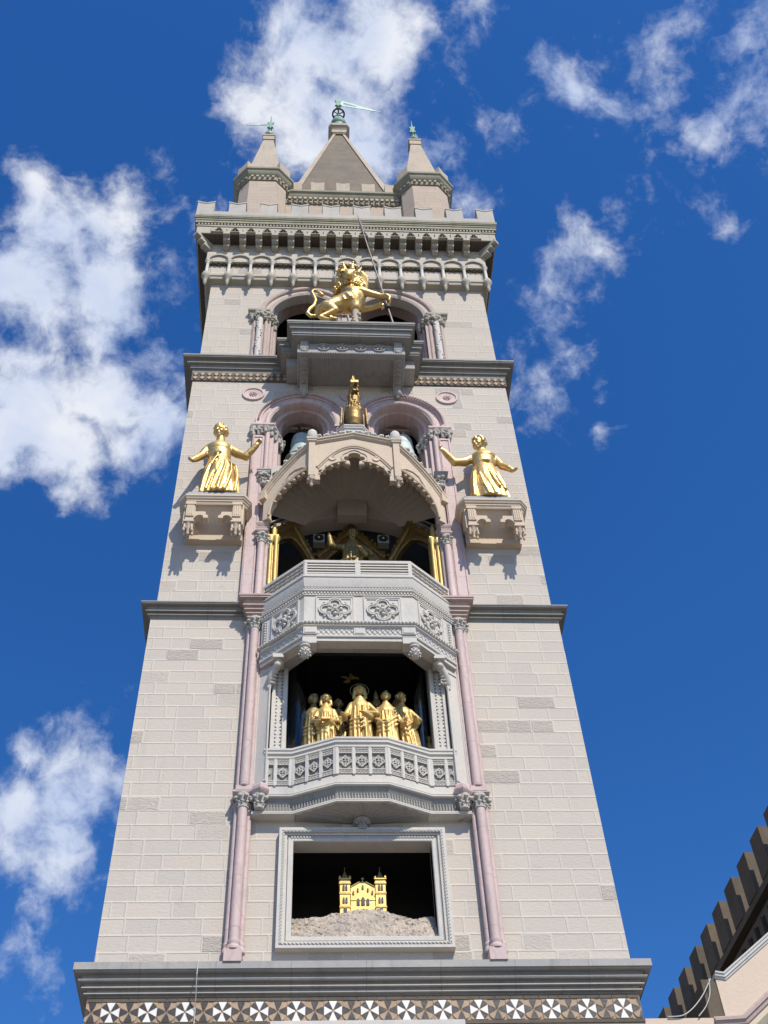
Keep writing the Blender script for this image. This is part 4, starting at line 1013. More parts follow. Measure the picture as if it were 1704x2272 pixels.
# --- two bracketed platforms carrying the statues
def platform(cx):
    pth = [(cx - .94, .08), (cx - .94, -.50), (cx - .76, -.72), (cx + .76, -.72), (cx + .94, -.50), (cx + .94, .08)]
    mb = MB(); mb.sweep(pth, [(-.3, 26.98), (-.10, 26.98), (-.08, 27.02), (-.08, 27.06), (-.05, 27.08), (-.05, 27.13), (-.02, 27.15), (.0, 27.20), (.02, 27.22), (.02, 27.29), (-.3, 27.30)], PLAN, -1)
    ins = [(cx - .80, .1), (cx - .80, -.44), (cx - .66, -.62), (cx + .66, -.62), (cx + .80, -.44), (cx + .80, .1)]
    for z in (26.99, 27.295): mb.add([(x, y, z) for x, y in ins], [tuple(range(6))])
    P = build(mb, 'statue_platform', M['cream'], T)
    tr = MB(); tr.sweep([(x * .985 + cx * .015, y) for x, y in pth], [(-.3, 27.29), (-.03, 27.29), (-.02, 27.34), (-.05, 27.44), (-.06, 27.47), (-.3, 27.48)], PLAN, -1)
    tr.add([(x, y, 27.475) for x, y in ins], [tuple(range(6))])
    build(tr, 'lead_tray', M['lead'], P)
    bx = MB(); bx.add([(cx - .74, .09, 26.14), (cx + .74, .09, 26.14), (cx + .74, -.10, 26.16), (cx - .74, -.10, 26.16), (cx - .74, .09, 26.99), (cx + .74, .09, 26.99), (cx + .74, -.10, 26.99), (cx - .74, -.10, 26.99)], [(0, 1, 2, 3), (4, 5, 6, 7), (0, 1, 5, 4), (1, 2, 6, 5), (2, 3, 7, 6), (3, 0, 4, 7)])
    bx.add([(cx - .74, -.10, 26.36), (cx + .74, -.10, 26.36), (cx + .68, -.56, 26.985), (cx - .68, -.56, 26.985), (cx - .74, -.10, 26.985), (cx + .74, -.10, 26.985)], [(0, 1, 2, 3), (0, 3, 4), (1, 5, 2)])
    for sx in (-1, 1): bx.add([(cx + .74 * sx, -.112, 26.34), (cx + .38 * sx, -.125, 26.38), (cx + .55 * sx, -.50, 26.88)], [(0, 1, 2)])
    build(bx, 'corbel_block', M['cream'], P)
    for sx in (-1, 1):
        f = front(-.60); X = lambda v: cx + v * sx
        br = MB()
        outl = [(.72, 26.20), (.72, 26.985), (.48, 26.985), (.48, 26.62), (.41, 26.62), (.22, 26.62), (.20, 26.59), (.20, 26.50), (.16, 26.49), (.13, 26.45), (.13, 26.36), (.26, 26.36), (.26, 26.43), (.32, 26.48), (.40, 26.47), (.46, 26.41), (.51, 26.30), (.51, 26.20)]
        br.plate([(X(a), z) for a, z in outl], f, -.14, .08)
        a, b = sorted((X(.50), X(.71))); br.fbox(f, a, b, 26.40, 26.92, .0, .115)
        a, b = sorted((X(.47), X(.74))); br.fbox(f, a, b, 26.86, 26.975, .0, .135)
        a, b = sorted((X(.47), X(.75))); br.fbox(f, a, b, 26.16, 26.22, -.16, .13)
        for k in range(3): a, b = sorted((X(.54 + .055 * k), X(.565 + .055 * k))); br.fbox(f, a, b, 26.45, 26.84, .08, .13)
        side = [(0.0, 26.20), (0.0, 26.985), (.60, 26.985), (.60, 26.6), (.36, 26.6), (.34, 26.46), (.30, 26.37), (.25, 26.45), (.2, 26.43), (.14, 26.3), (.14, 26.20)]
        br.plate(side, Fr((X(.72), -.60), (0, 1)), -.06, .06)
        B = build(br, 'bracket', M['cream'], P, bevel=.008)
        pd = MB(); c = (X(.61), -.59, 0)
        pd.lathe([(.0, 25.76), (.03, 25.78), (.045, 25.83), (.03, 25.87), (.05, 25.91), (.075, 26.0), (.11, 26.11), (.14, 26.17)], 10, c)
        for dx, dy in ((-.09, -.07), (.09, -.07), (-.09, .07), (.09, .07)):
            pd.ell((c[0] + dx, c[1] + dy, 25.98), (.045, .045, .05), 7, 5); pd.ell((c[0] + dx * 1.15, c[1] + dy * 1.1, 25.87), (.036, .036, .045), 7, 5); pd.tube([(c[0] + dx, c[1] + dy, 26.12), (c[0] + dx * 1.15, c[1] + dy * 1.1, 25.9)], .03, 5)
        build(pd, 'pendant', M['cream'], B, smooth=50)
    return P
platform(-3.70); platform(3.70)

# --- lion balcony
lbp = [(-2.32, S2 + .05), (-2.32, -.98), (-2.0, -.98), (-2.0, -1.62), (2.0, -1.62), (2.0, -.98), (2.32, -.98), (2.32, S2 + .05)]
mb = MB(); mb.sweep([(x, y + .0) for x, y in lbp], [(-.5, 34.44), (-.17, 34.44), (-.17, 34.50), (-.14, 34.505), (-.14, 34.54), (-.20, 34.545), (-.18, 34.62), (-.15, 34.70), (-.15, 34.74), (-.085, 34.745), (-.085, 34.79), (-.12, 34.795), (-.10, 34.86), (-.08, 34.92), (-.02, 34.925), (-.02, 34.97), (.0, 34.975), (.0, 35.05), (-.02, 35.055), (-.02, 35.10), (-.5, 35.12)], PLAN, -1)
mb.add([(x, y, 35.095) for x, y in [(-2.2, .1), (-2.2, -.9), (-1.9, -.9), (-1.9, -1.5), (1.9, -1.5), (1.9, -.9), (2.2, -.9), (2.2, .1)]], [tuple(range(8))])
mb.add([(x, y, 34.45) for x, y in [(-2.1, .1), (-2.1, -.78), (-1.78, -.78), (-1.78, -1.4), (1.78, -1.4), (1.78, -.78), (2.1, -.78), (2.1, .1)]], [tuple(range(8))])
LBN = build(mb, 'lion_balcony', M['dgrey'], T, smooth=30)
un = MB(); f = front(-1.15)
un.fbox(f, -1.66, 1.66, 33.95, 34.46, -1.2, .0)
un.sweep([(-1.66, .1), (-1.66, -1.17), (1.66, -1.17), (1.66, .1)], [(-.2, 33.86), (-.02, 33.86), (.0, 33.88), (.0, 33.94), (-.02, 33.96), (-.2, 33.96)], PLAN, -1)
un.add([(-1.62, -1.12, 33.88), (1.62, -1.12, 33.88), (1.62, .08, 33.98), (-1.62, .08, 33.98)], [(0, 1, 2, 3)]); un.fbox(f, -2.0, 2.0, 34.0, 34.45, -1.2, -.55)
for i in range(26): x = -1.2 + 2.4 * i / 25; un.tube([(x, -1.0, 33.885), (x, .0, 33.965)], .022, 5)
for i in range(44): x = -1.6 + 3.2 * i / 43; un.ell((x, -1.16, 33.91), (.026, .03, .03), 6, 4)
build(un, 'balcony_soffit', M['grey'], LBN)
for i, x in enumerate((-.85, -.28, .29, .87)):
    ro = MB(); zc_ = 34.22
    ro.lathe([(.0, .02), (.16, .02), (.175, .05), (.20, .05), (.205, .0)], 20, (x, zc_), f)
    for k in range(5 if i % 2 else 6):
        a = math.pi / 2 + 2 * math.pi * k / (5 if i % 2 else 6)
        ro.tube([f(x, zc_, .03), f(x + .15 * math.cos(a), zc_ + .15 * math.sin(a), .04)], [.02, .04] if i % 2 else [.03, .02], 5)
    ro.ell(f(x, zc_, .04), .045, 8, 5)
    build(ro, 'rosette', M['grey'], LBN, smooth=50)
for sx in (-1, 1):
    br = MB(); cx = 1.45 * sx
    prof = [(-.02, 33.30), (.08, 33.30), (.14, 33.42), (.22, 33.62), (.36, 33.70), (.55, 33.76), (.80, 33.78), (1.0, 33.82), (1.14, 33.90), (1.24, 34.02), (1.30, 34.14), (1.33, 34.44), (-.02, 34.44)]
    fr_ = lambda s_, z, d: (cx + d, S2 - s_, z)
    br.plate(prof, fr_, -.125, .125)
    for k in range(6):
        s_ = .28 + .15 * k; z = 33.66 + .028 * k
        br.tube([fr_(s_, z - .01, -.10), fr_(s_ + .08, z - .02, 0), fr_(s_, z - .01, .10)], .02, 5)
    br.ell(fr_(1.15, 34.05, 0), (.14, .13, .13), 12, 8)
    br.lathe([(.0, 33.16), (.05, 33.18), (.07, 33.22), (.06, 33.24), (.12, 33.30), (.16, 33.36), (.16, 33.42)], 8, (cx, S2 - .10, 0))
    build(br, 'scroll_bracket', M['grey'], LBN, smooth=40)

# --- twin windows of the top stage
for cx in (-1.42, 1.42):
    A = order('window_arch', cx, 38.55, 38.5, 1.48, 1.75, [(-.01, -.05), (-.01, .05), (.03, .08), (.09, .08), (.11, .06), (.17, .06), (.18, -.05)], S3, 'pinkd')
    order('arch_order', cx, 38.55, 38.5, 1.22, 1.48, [(-.02, -.3), (-.02, -.04), (.01, .01), (.08, .03), (.12, .0), (.16, -.02), (.26, .0), (.26, -.05)], S3, 'pinkd', A)
    order('arch_order', cx, 38.95, 35.3, 1.06, 1.36, [(-.02, -.9), (-.02, -.34), (.02, -.30), (.08, -.28), (.12, -.30), (.2, -.2), (.2, -.6)], S3, 'pinkd', A)
for sx in (-1, 1):
    co = MB()
    for (x, y, r) in ((2.99, .05, .10), (2.78, .13, .07), (3.17, .13, .055), (2.60, .35, .07)): co.lathe([(r, 35.2), (r, 38.0)], 16, (x * sx, y, 0))
    a, b = sorted((2.62 * sx, 3.24 * sx)); co.box(a, b, .12, .3, 35.2, 38.0)
    c = build(co, 'column', M['pinkd'], T, smooth=40)
    sp = MB(); sp.lathe([(.108, 35.25), (.108, 37.95)], 12, (2.99 * sx, .045, 0))
    for k in range(16): z = 35.3 + k * .165; a = k * .8; sp.ell((2.99 * sx + .09 * math.sin(a), -.05, z), (.035, .03, .06), 6, 4)
    build(sp, 'carved_shaft', M['paint'], c, smooth=50)
    fb = MB(); rnd = random.Random(11)
    for (x, y) in ((3.24, .1), (3.08, .02), (2.92, .0), (2.76, .06), (2.62, .22), (2.52, .42)):
        x *= sx
        fb.lathe([(.07, 37.95), (.09, 38.0), (.10, 38.2), (.15, 38.46)], 8, (x, y + .06, 0))
        for k in range(6): fb.ell((x + rnd.uniform(-.1, .1), y - .04 + rnd.uniform(-.04, .04), 38.0 + .085 * k), rnd.uniform(.05, .075), 7, 5)
    fb.sweep([(3.38 * sx, .2), (3.38 * sx, -.02), (2.72 * sx, -.02), (2.5 * sx, .4)], [(-.06, 38.46), (.02, 38.46), (.04, 38.5), (.04, 38.56), (-.06, 38.57)], PLAN, 1 if sx > 0 else -1)
    build(fb, 'capital', M['mould'], c, smooth=50)
ce = MB(); ce.box(-.36, .36, .2, .6, 35.2, 38.5); build(ce, 'pier', M['pinkd'], T)

# --- blind gallery under the crown
GH, GY = 5.10, -.10
mb = MB(); mb.sweep(sq(GH, GY), mould([(.0, 44.3), (.0, 41.82), (-.10, 41.80), (-.12, 41.79), (-.12, 40.8), (-.28, 40.7)], -.4), PLAN, -1, closed=True)
GL = build(mb, 'gallery', M['wall3'], T)
mb = MB(); mb.sweep(sq(GH, GY), mould([(-.27, 40.52), (-.2, 40.54), (-.16, 40.58), (-.06, 40.61), (-.04, 40.66), (-.04, 40.74), (.0, 40.77), (.0, 40.86), (-.03, 40.88), (-.12, 40.92)], -.35), PLAN, -1, closed=True)
build(mb, 'sill', M['mould'], GL, smooth=30)
pitch = 10.06 / 13
fG = front(GY)
for i in range(14):
    x = -5.03 + pitch * i
    cl = MB(); cl.lathe([(.075, 40.94), (.085, 40.99), (.058, 41.03), (.055, 41.65), (.07, 41.66), (.065, 41.70), (.10, 41.80), (.11, 41.82), (.11, 41.87)], 10, (x, GY + .02, 0))
    c = build(cl, 'colonnette', M['paint'], GL, smooth=45)
    kb = MB(); kb.lathe([(.02, 40.10), (.045, 40.13), (.05, 40.24), (.075, 40.30), (.06, 40.36), (.07, 40.46), (.12, 40.56), (.155, 40.64), (.165, 40.72), (.155, 40.80), (.13, 40.83), (.13, 40.90), (.09, 40.95)], 10, (x, GY + .02, 0))
    build(kb, 'corbel', M['mould'], c, smooth=45)
for i in range(13):
    x0 = -5.03 + pitch * i; cx = x0 + pitch / 2; a = pitch / 2 - .05
    ap = MB()
    inner = parch(cx, 41.850, a, .36, 7); outer = parch(cx, 41.850, pitch / 2, .47, 7)
    ap.plate(outer + list(reversed(inner)), fG, -.12, .07); ap.cur = 1
    # tracery: foliage filling the head of the arch
    hole = foil(cx, 41.920, .12, .085, 3, math.pi / 2, 5)
    ap.plate(inner + [(cx + a, 41.790), (cx + a * .7, 41.670), (cx + a * .35, 41.720), (cx, 41.650), (cx - a * .35, 41.720), (cx - a * .7, 41.670), (cx - a, 41.790)], fG, -.115, -.055)  # foliage colour also carries the shade under the arch ring
    for k in range(7):
        t = k / 6; ap.ell(fG(cx - a * .85 + 1.7 * a * t, 41.710 + .045 * (k % 2), -.035), (.055, .05, .05), 7, 5)
    for sx in (-1, 1): ap.ell(fG(cx + sx * .24, 41.910, -.04), (.07, .05, .09), 7, 5); ap.ell(fG(cx + sx * .13, 42.060, -.045), (.06, .05, .05), 7, 5)
    ap.cur = 0; ap.fbox(fG, cx - .27, cx - .255, 41.0, 41.640, -.12, -.10); ap.fbox(fG, cx + .255, cx + .27, 41.0, 41.640, -.12, -.10)
    build(ap, 'blind_arch', [M['mould'], M['folg_shade']], GL, smooth=40)

# --- corbels, crown cornice, merlons
TH, TY = H3 + .86, S3 - .86
cornice(sq(TH, TY), [(.0, 44.46), (.0, 44.30), (-.02, 44.295), (-.02, 44.23), (-.045, 44.225), (-.06, 44.16), (-.06, 44.12), (-.035, 44.115), (-.035, 44.07), (-.15, 44.065), (-.18, 44.0), (-.18, 43.92), (-.2, 43.9)], M['moss'])
mb = MB(); mb.sweep(sq(TH, TY), mould([(-.14, 43.92), (-.14, 43.17), (-.20, 43.16)], -.9), PLAN, -1, closed=True)
build(mb, 'corbel_table', M['mould'], T)
dn = MB(); k = 92
for i in range(k):
    x = -TH + .14 + (2 * TH - .28) * (i + .5) / k; dn.box(x - .035, x + .03, TY + .085, TY + .3, 43.79, 43.90)
build(dn, 'dentil_molding', M['mould'], T)
mb = MB(); mb.sweep(sq(TH, TY), mould([(-.105, 43.76), (-.105, 43.70), (-.14, 43.69)], -.3), PLAN, -1, closed=True); build(mb, 'string_course', M['mould'], T)
cbs = [-4.43 + .5907 * i for i in range(16)]
for i, x in enumerate(cbs):
    cb = MB(); f = front(GY); a, b = x - .125, x + .125
    cb.fbox(f, a, b, 42.98, 43.175, -.05, .54); cb.fbox(f, a + .01, b - .01, 42.80, 42.98, -.05, .38); cb.fbox(f, a + .02, b - .02, 42.62, 42.80, -.05, .22)
    cb.tube([f(a, 43.01, .51), f(b, 43.01, .51)], .035, 6); cb.tube([f(a + .01, 42.83, .35), f(b - .01, 42.83, .35)], .035, 6); cb.tube([f(a + .02, 42.65, .19), f(b - .02, 42.65, .19)], .035, 6)
    build(cb, 'corbel', M['mould'], T, bevel=.012)
for sx in (-1, 1):
    cb = MB(); d = Vector((sx, -1)).normalized(); f = Fr((GH * sx, GY), (d.y * -1, d.x), flip=False)
    fr_ = lambda s_, z, dd: (GH * sx + d.x * dd - d.y * s_, GY + d.y * dd + d.x * s_, z)
    for (z0, z1, o) in ((42.98, 43.175, .66), (42.80, 42.98, .46), (42.62, 42.80, .27)): cb.fbox(fr_, -.12, .12, z0, z1, -.15, o)
    build(cb, 'corner_corbel', M['mould'], T, bevel=.02)
xs = [-5.02] + cbs + [5.02]
fT = front(TY + .145)
for a, b in zip(xs, xs[1:]):
    cx = (a + b) / 2; w = (b - a) / 2 - .02; ap = MB()
    ap.plate([(cx - w, 43.18), (cx + w, 43.18), (cx + w, 43.52), (cx - w, 43.52)], fT, .0, .08, [foil(cx, 43.315, .085, .078, 3, math.pi / 2, 5)])
    ap.plate(rect(cx - w, cx + w, 43.52, 43.55), fT, .0, .11)
    ap.cur = 1; ap.plate(rect(cx - w + .01, cx + w - .01, 43.19, 43.50), fT, -.02, .006)  # dark backing painted as the shade inside the trefoil
    ap.tube([fT(cx, 43.22, .04), fT(cx, 43.43, .04)], .018, 5)
    for sx in (-1, 1): ap.ell(fT(cx + sx * .11, 43.27, .035), (.04, .03, .04), 6, 4)
    build(ap, 'trefoil_arch', [M['mould'], M['folg_shade']], T, smooth=40)
so_ = MB(); so_.sweep(sq(TH, TY), [(-.18, 43.155), (-.98, 43.155), (-.98, 43.14), (-.18, 43.14)], PLAN, -1, closed=True); build(so_, 'eaves_shade_plate', M['brown'], T)  # added dark plate; its brown stands in for deep shade between the corbels
ter = MB(); ter.box(-TH + .05, TH - .05, TY + .05, 9.9, 44.3, 44.42); build(ter, 'terrace', M['grey'], T)
mer = None
def merlon(x0, x1, y):
    mb = MB(); h = 1.24; z0 = 44.44; f = front(y)
    cx = (x0 + x1) / 2
    mb.plate([(x0, z0), (x1, z0), (x1, z0 + h * .97), (x1 - .08, z0 + h + .02), (cx, z0 + h - .17), (x0 + .08, z0 + h + .02), (x0, z0 + h * .97)], f, -.30, 0)
    mb.plate([(x0 - .02, z0 + h * .95), (cx, z0 + h - .19), (x1 + .02, z0 + h * .95), (x1 + .02, z0 + h + .03), (cx, z0 + h - .12), (x0 - .02, z0 + h + .03)], f, -.32, .02)
    return build(mb, 'merlon', M['merl'], T)
for i in range(10):
    c = -5.34 + 1.187 * i
    merlon(c - (.32 if i else .33), c + .32, TY + .06)
lw = MB(); lw.box(-TH + .04, TH - .04, TY + .065, TY + .34, 44.44, 44.86)
for sx in (-1, 1): lw.box(min(sx * (TH - .04), sx * (TH - .34)), max(sx * (TH - .04), sx * (TH - .34)), TY + .34, 9.8, 44.44, 44.86)
build(lw, 'parapet', M['merl'], T)
for sx in (-1, 1):      # side merlons in profile
    for k in range(8):
        mb = MB(); y0 = TY + .75 + 1.187 * k; x0 = sx * (TH - .05); mb.plate([(y0, 44.62), (y0 + .64, 44.62), (y0 + .64, 45.7), (y0 + .32, 45.58), (y0, 45.7)], lambda s_, z, d: (x0 - sx * d, s_, z), 0, .3); build(mb, 'merlon', M['merl'], T)
ra = MB(); ra.tube([(-TH + .25, TY + .5, 45.42), (TH - .25, TY + .5, 45.42)], .022, 6); ra.tube([(-TH + .25, TY + .5, 45.2), (TH - .25, TY + .5, 45.2)], .015, 6)
for i in range(9): x = -4.75 + 1.187 * i; ra.tube([(x, TY + .5, 44.4), (x, TY + .5, 45.42)], .02, 6)
build(ra, 'railing', M['iron'], T)

# --- turrets, inner block, spire
def octo(cx, cy, h, c): return [(cx - h + c, cy - h), (cx + h - c, cy - h), (cx + h, cy - h + c), (cx + h, cy + h - c), (cx + h - c, cy + h), (cx - h + c, cy + h), (cx - h, cy + h - c), (cx - h, cy - h + c)]
def turret(cx, cy):
    mb = MB(); P = octo(cx, cy, .98, .43)
    mb.add([(x, y, 44.4) for x, y in P] + [(x, y, 51.2) for x, y in P], [tuple(range(8)), tuple(range(8, 16))] + [(i, (i + 1) % 8, (i + 1) % 8 + 8, i + 8) for i in range(8)])
    t = build(mb, 'turret', M['tanb'], T)
    mb = MB(); mb.sweep(P, mould([(.05, 50.62), (.07, 50.70), (.07, 50.86), (.12, 50.92), (.20, 51.02), (.24, 51.18), (.30, 51.24), (.31, 51.36), (.28, 51.40)], -.06), PLAN, -1, closed=True)
    build(mb, 'cornice', M['moss'], t, smooth=30)
    dn = MB()
    for i in range(8):
        p, q = P[i], P[(i + 1) % 8]; f, L = segs(p, q); k = max(2, int(L / .2))
        for j in range(k): s_ = L * (j + .5) / k; dn.fbox(f, s_ - .05, s_ + .05, 50.74, 50.86, .0, .15)
    build(dn, 'dentil_molding', M['tan'], t)
    P2 = octo(cx, cy, 1.16, .50)
    for i in range(8):
        p, q = Vector(P2[i]), Vector(P2[(i + 1) % 8]); f = Fr(p, q - p); L = (q - p).length
        if i % 2 == 0: continue
        mb = MB(); w = .30; mb.plate([(L / 2 - w, 51.3), (L / 2 + w, 51.3), (L / 2 + w, 52.35), (L / 2, 52.24), (L / 2 - w, 52.35)], f, -.2, 0); build(mb, 'merlon', M['tan'], t)
    mb = MB(); Q0 = octo(cx, cy, .80, .02); mb.frustum(cx, cy, 51.3, .80, 57.0, .23); mb.box(cx - .27, cx + .27, cy - .27, cy + .27, 57.0, 57.5)
    mb.box(cx - .30, cx + .30, cy - .30, cy + .30, 57.42, 57.55)
    build(mb, 'roof', M['tan'], t)
    mb = MB(); mb.ell((cx, cy, 58.05), (.25, .25, .25), 16, 10); mb.lathe([(.2, 57.5), (.17, 57.9)], 12, (cx, cy, 0)); build(mb, 'ball', M['verd'], t, smooth=60)
    return t
for cx in (-3.44, 3.44):
    for cy in (1.58, 8.42): turret(cx, cy)
mb = MB(); mb.box(-3.2, 3.2, 1.42, 8.58, 44.4, 51.1); IB = build(mb, 'crown_block', M['tanb'], T)
mb = MB(); mb.sweep(sq(3.2, 1.42), mould([(.06, 50.18), (.08, 50.3), (.10, 50.5), (.20, 50.62), (.25, 50.78), (.32, 50.84), (.33, 50.97), (.30, 51.02)], -.1), PLAN, -1, closed=True); build(mb, 'cornice', M['moss'], IB, smooth=30)
dn = MB()
for i in range(22): x = -2.4 + 4.8 * (i + .5) / 22; dn.box(x - .065, x + .065, 1.42 - .2, 1.45, 50.36, 50.52); dn.box(x - .05, x + .05, 1.42 - .12, 1.45, 50.2, 50.34)
build(dn, 'dentil_molding', M['tan'], IB)
for x in (-1.12, -.02, 1.08):
    mb = MB(); f = front(1.30); mb.plate([(x - .29, 51.0), (x + .29, 51.0), (x + .29, 52.25), (x, 52.17), (x - .29, 52.25)], f, -.25, 0); build(mb, 'merlon', M['tan'], IB)
for sx in (-1, 1):
    mb = MB(); mb.plate([(sx * 2.1 - .3, 51.0), (sx * 2.1 + .3, 51.0), (sx * 2.1 + .3, 52.25), (sx * 2.1, 52.17), (sx * 2.1 - .3, 52.25)], front(1.30), -.25, 0); build(mb, 'merlon', M['tan'], IB)
wn_ = MB(); path = parch(0, 47.2, 1.7, 1.35, 12); wn_.sweep([(-1.7, 45)] + path + [(1.7, 45)], [(-.02, -.1), (-.02, .08), (.12, .10), (.2, .06), (.2, -.1)], front(1.42), 1)
wn_.plate([(-1.7, 44.5)] + path + [(1.7, 44.5)], front(1.42), .0, .02)
build(wn_, 'window_arch', M['tan'], IB)
op = MB(); op.plate(rect(-.42, .42, 44.5, 48.3), front(1.40), 0, .03); build(op, 'window', M['dark'], IB)
mb = MB(); h = lambda z: 2.20 - (z - 55) * .1635
mb.frustum(0, 5, 51.0, h(51.0) - .06, 66.6, h(66.6) - .06)
SP = build(mb, 'spire', M['slab'], T)
mb = MB()
for a, b in ((-1, -1), (1, -1), (1, 1), (-1, 1)):
    p0 = Vector((a * h(51), 5 + b * h(51), 51)); p1 = Vector((a * h(66.6), 5 + b * h(66.6), 66.6))
    w0, w1 = .30, .13
    vs = []
    for p, w in ((p0, w0), (p1, w1)):
        vs += [p, p - Vector((a * w, 0, 0)), p - Vector((a * w, b * w, 0)), p - Vector((0, b * w, 0))]
    mb.add(vs, [(0, 1, 2, 3), (4, 5, 6, 7), (0, 1, 5, 4), (1, 2, 6, 5), (2, 3, 7, 6), (3, 0, 4, 7)])
build(mb, 'edge_rib', M['tan'], SP)
mb = MB(); mb.sweep(octo(0, 5, .36, .02), mould([(.0, 66.5), (.0, 66.8), (.03, 66.9), (.16, 67.15), (.22, 67.2), (.22, 67.45), (.19, 67.5)], -.3), PLAN, -1, closed=True); mb.box(-.4, .4, 4.6, 5.4, 66.6, 67.48)
build(mb, 'collar', M['tan'], SP, smooth=30)
mb = MB(); mb.ell((0, 5, 68.75), (.44, .44, .46), 20, 12); mb.lathe([(.34, 67.4), (.36, 67.55), (.30, 68.0), (.34, 68.4)], 20, (0, 5, 0)); build(mb, 'ball', M['verd'], SP, smooth=60)

# --- weather vanes
def vane(loc, s, ang, label, wheel, droop):
    V = thing('weather_vane', label, 'weather vane', 'weather vanes on the roof tips', loc=loc)
    mb = MB(); mb.tube([(0, 0, 0), (0, 0, 2.4 * s if wheel else 2.0 * s), (0, 0, 4.2 * s if wheel else 2.4)], [.05 * s + .01, .045 * s + .01, .012], 8)
    build(mb, 'rod', M['verd'], V, smooth=60)
    if wheel:
        mb = MB(); f = front(0)
        ring = [(.33 * math.cos(R(t)), .33 * math.sin(R(t)), 1.2) for t in range(0, 361, 15)]
        mb.tube(ring, .055, 6)
        for k in range(3): a = R(60 * k + 30); mb.tube([(.33 * math.cos(a), .33 * math.sin(a), 1.2), (-.33 * math.cos(a), -.33 * math.sin(a), 1.2)], .03, 6)
        build(mb, 'wheel', M['iron'], V, smooth=60)
    z = 2.95 * s if wheel else 1.2
    mb = MB(); st = []
    for k in range(12):
        a = math.pi / 2 + math.pi * k / 6; rr = (.30 if k % 2 == 0 else .14) * s
        st.append((rr * math.cos(a) * .75, z + rr * math.sin(a) * 3.0))
    mb.plate(st, front(0), -.05 * s, .05 * s); mb.lathe([(.09 * s, z - .75 * s), (.13 * s, z - .70 * s), (.07 * s, z - .6 * s)], 10)
    build(mb, 'star', M['verd'], V)
    mb = MB(); d = Vector((math.cos(ang), math.sin(ang))); L = 2.55 * s if wheel else 1.5 * s
    f = Fr((0, 0), d); hh = .46 * s if wheel else .20 * s
    z += .1 * s
    holes = []
    mb.plate([(.08, z - hh), (.08, z + hh), (L * .5, z + hh * .55 - droop * .5), (L, z + hh * .05 - droop), (L * .5, z - hh * .45 - droop * .5)], f, -.012, .012, [[(L * .12, z - hh * .45 - droop * .12), (L * .12, z + hh * .3 - droop * .12), (L * .42, z + hh * .1 - droop * .4), (L * .42, z - hh * .2 - droop * .4)]])
    for k in range(5): t = .14 + .06 * k; mb.tube([f(L * t, z - hh * .8 * (1 - t), 0), f(L * (t + .05), z + hh * .8 * (1 - t), 0)], .012, 4)
    build(mb, 'pennant', M['pen'], V)
    return V
vane((0, 5, 69.1), 1.0, R(9), 'tall weather vane with spoked wheel and long pennant on the central spire', True, .25)
vane((-3.44, 1.58, 58.2), .78, R(178), 'weather vane with pennant pointing left, on the left turret', False, .05)
vane((3.44, 1.58, 58.2), .78, R(58), 'weather vane on the right turret, its pennant turned nearly edge-on', False, -.15)

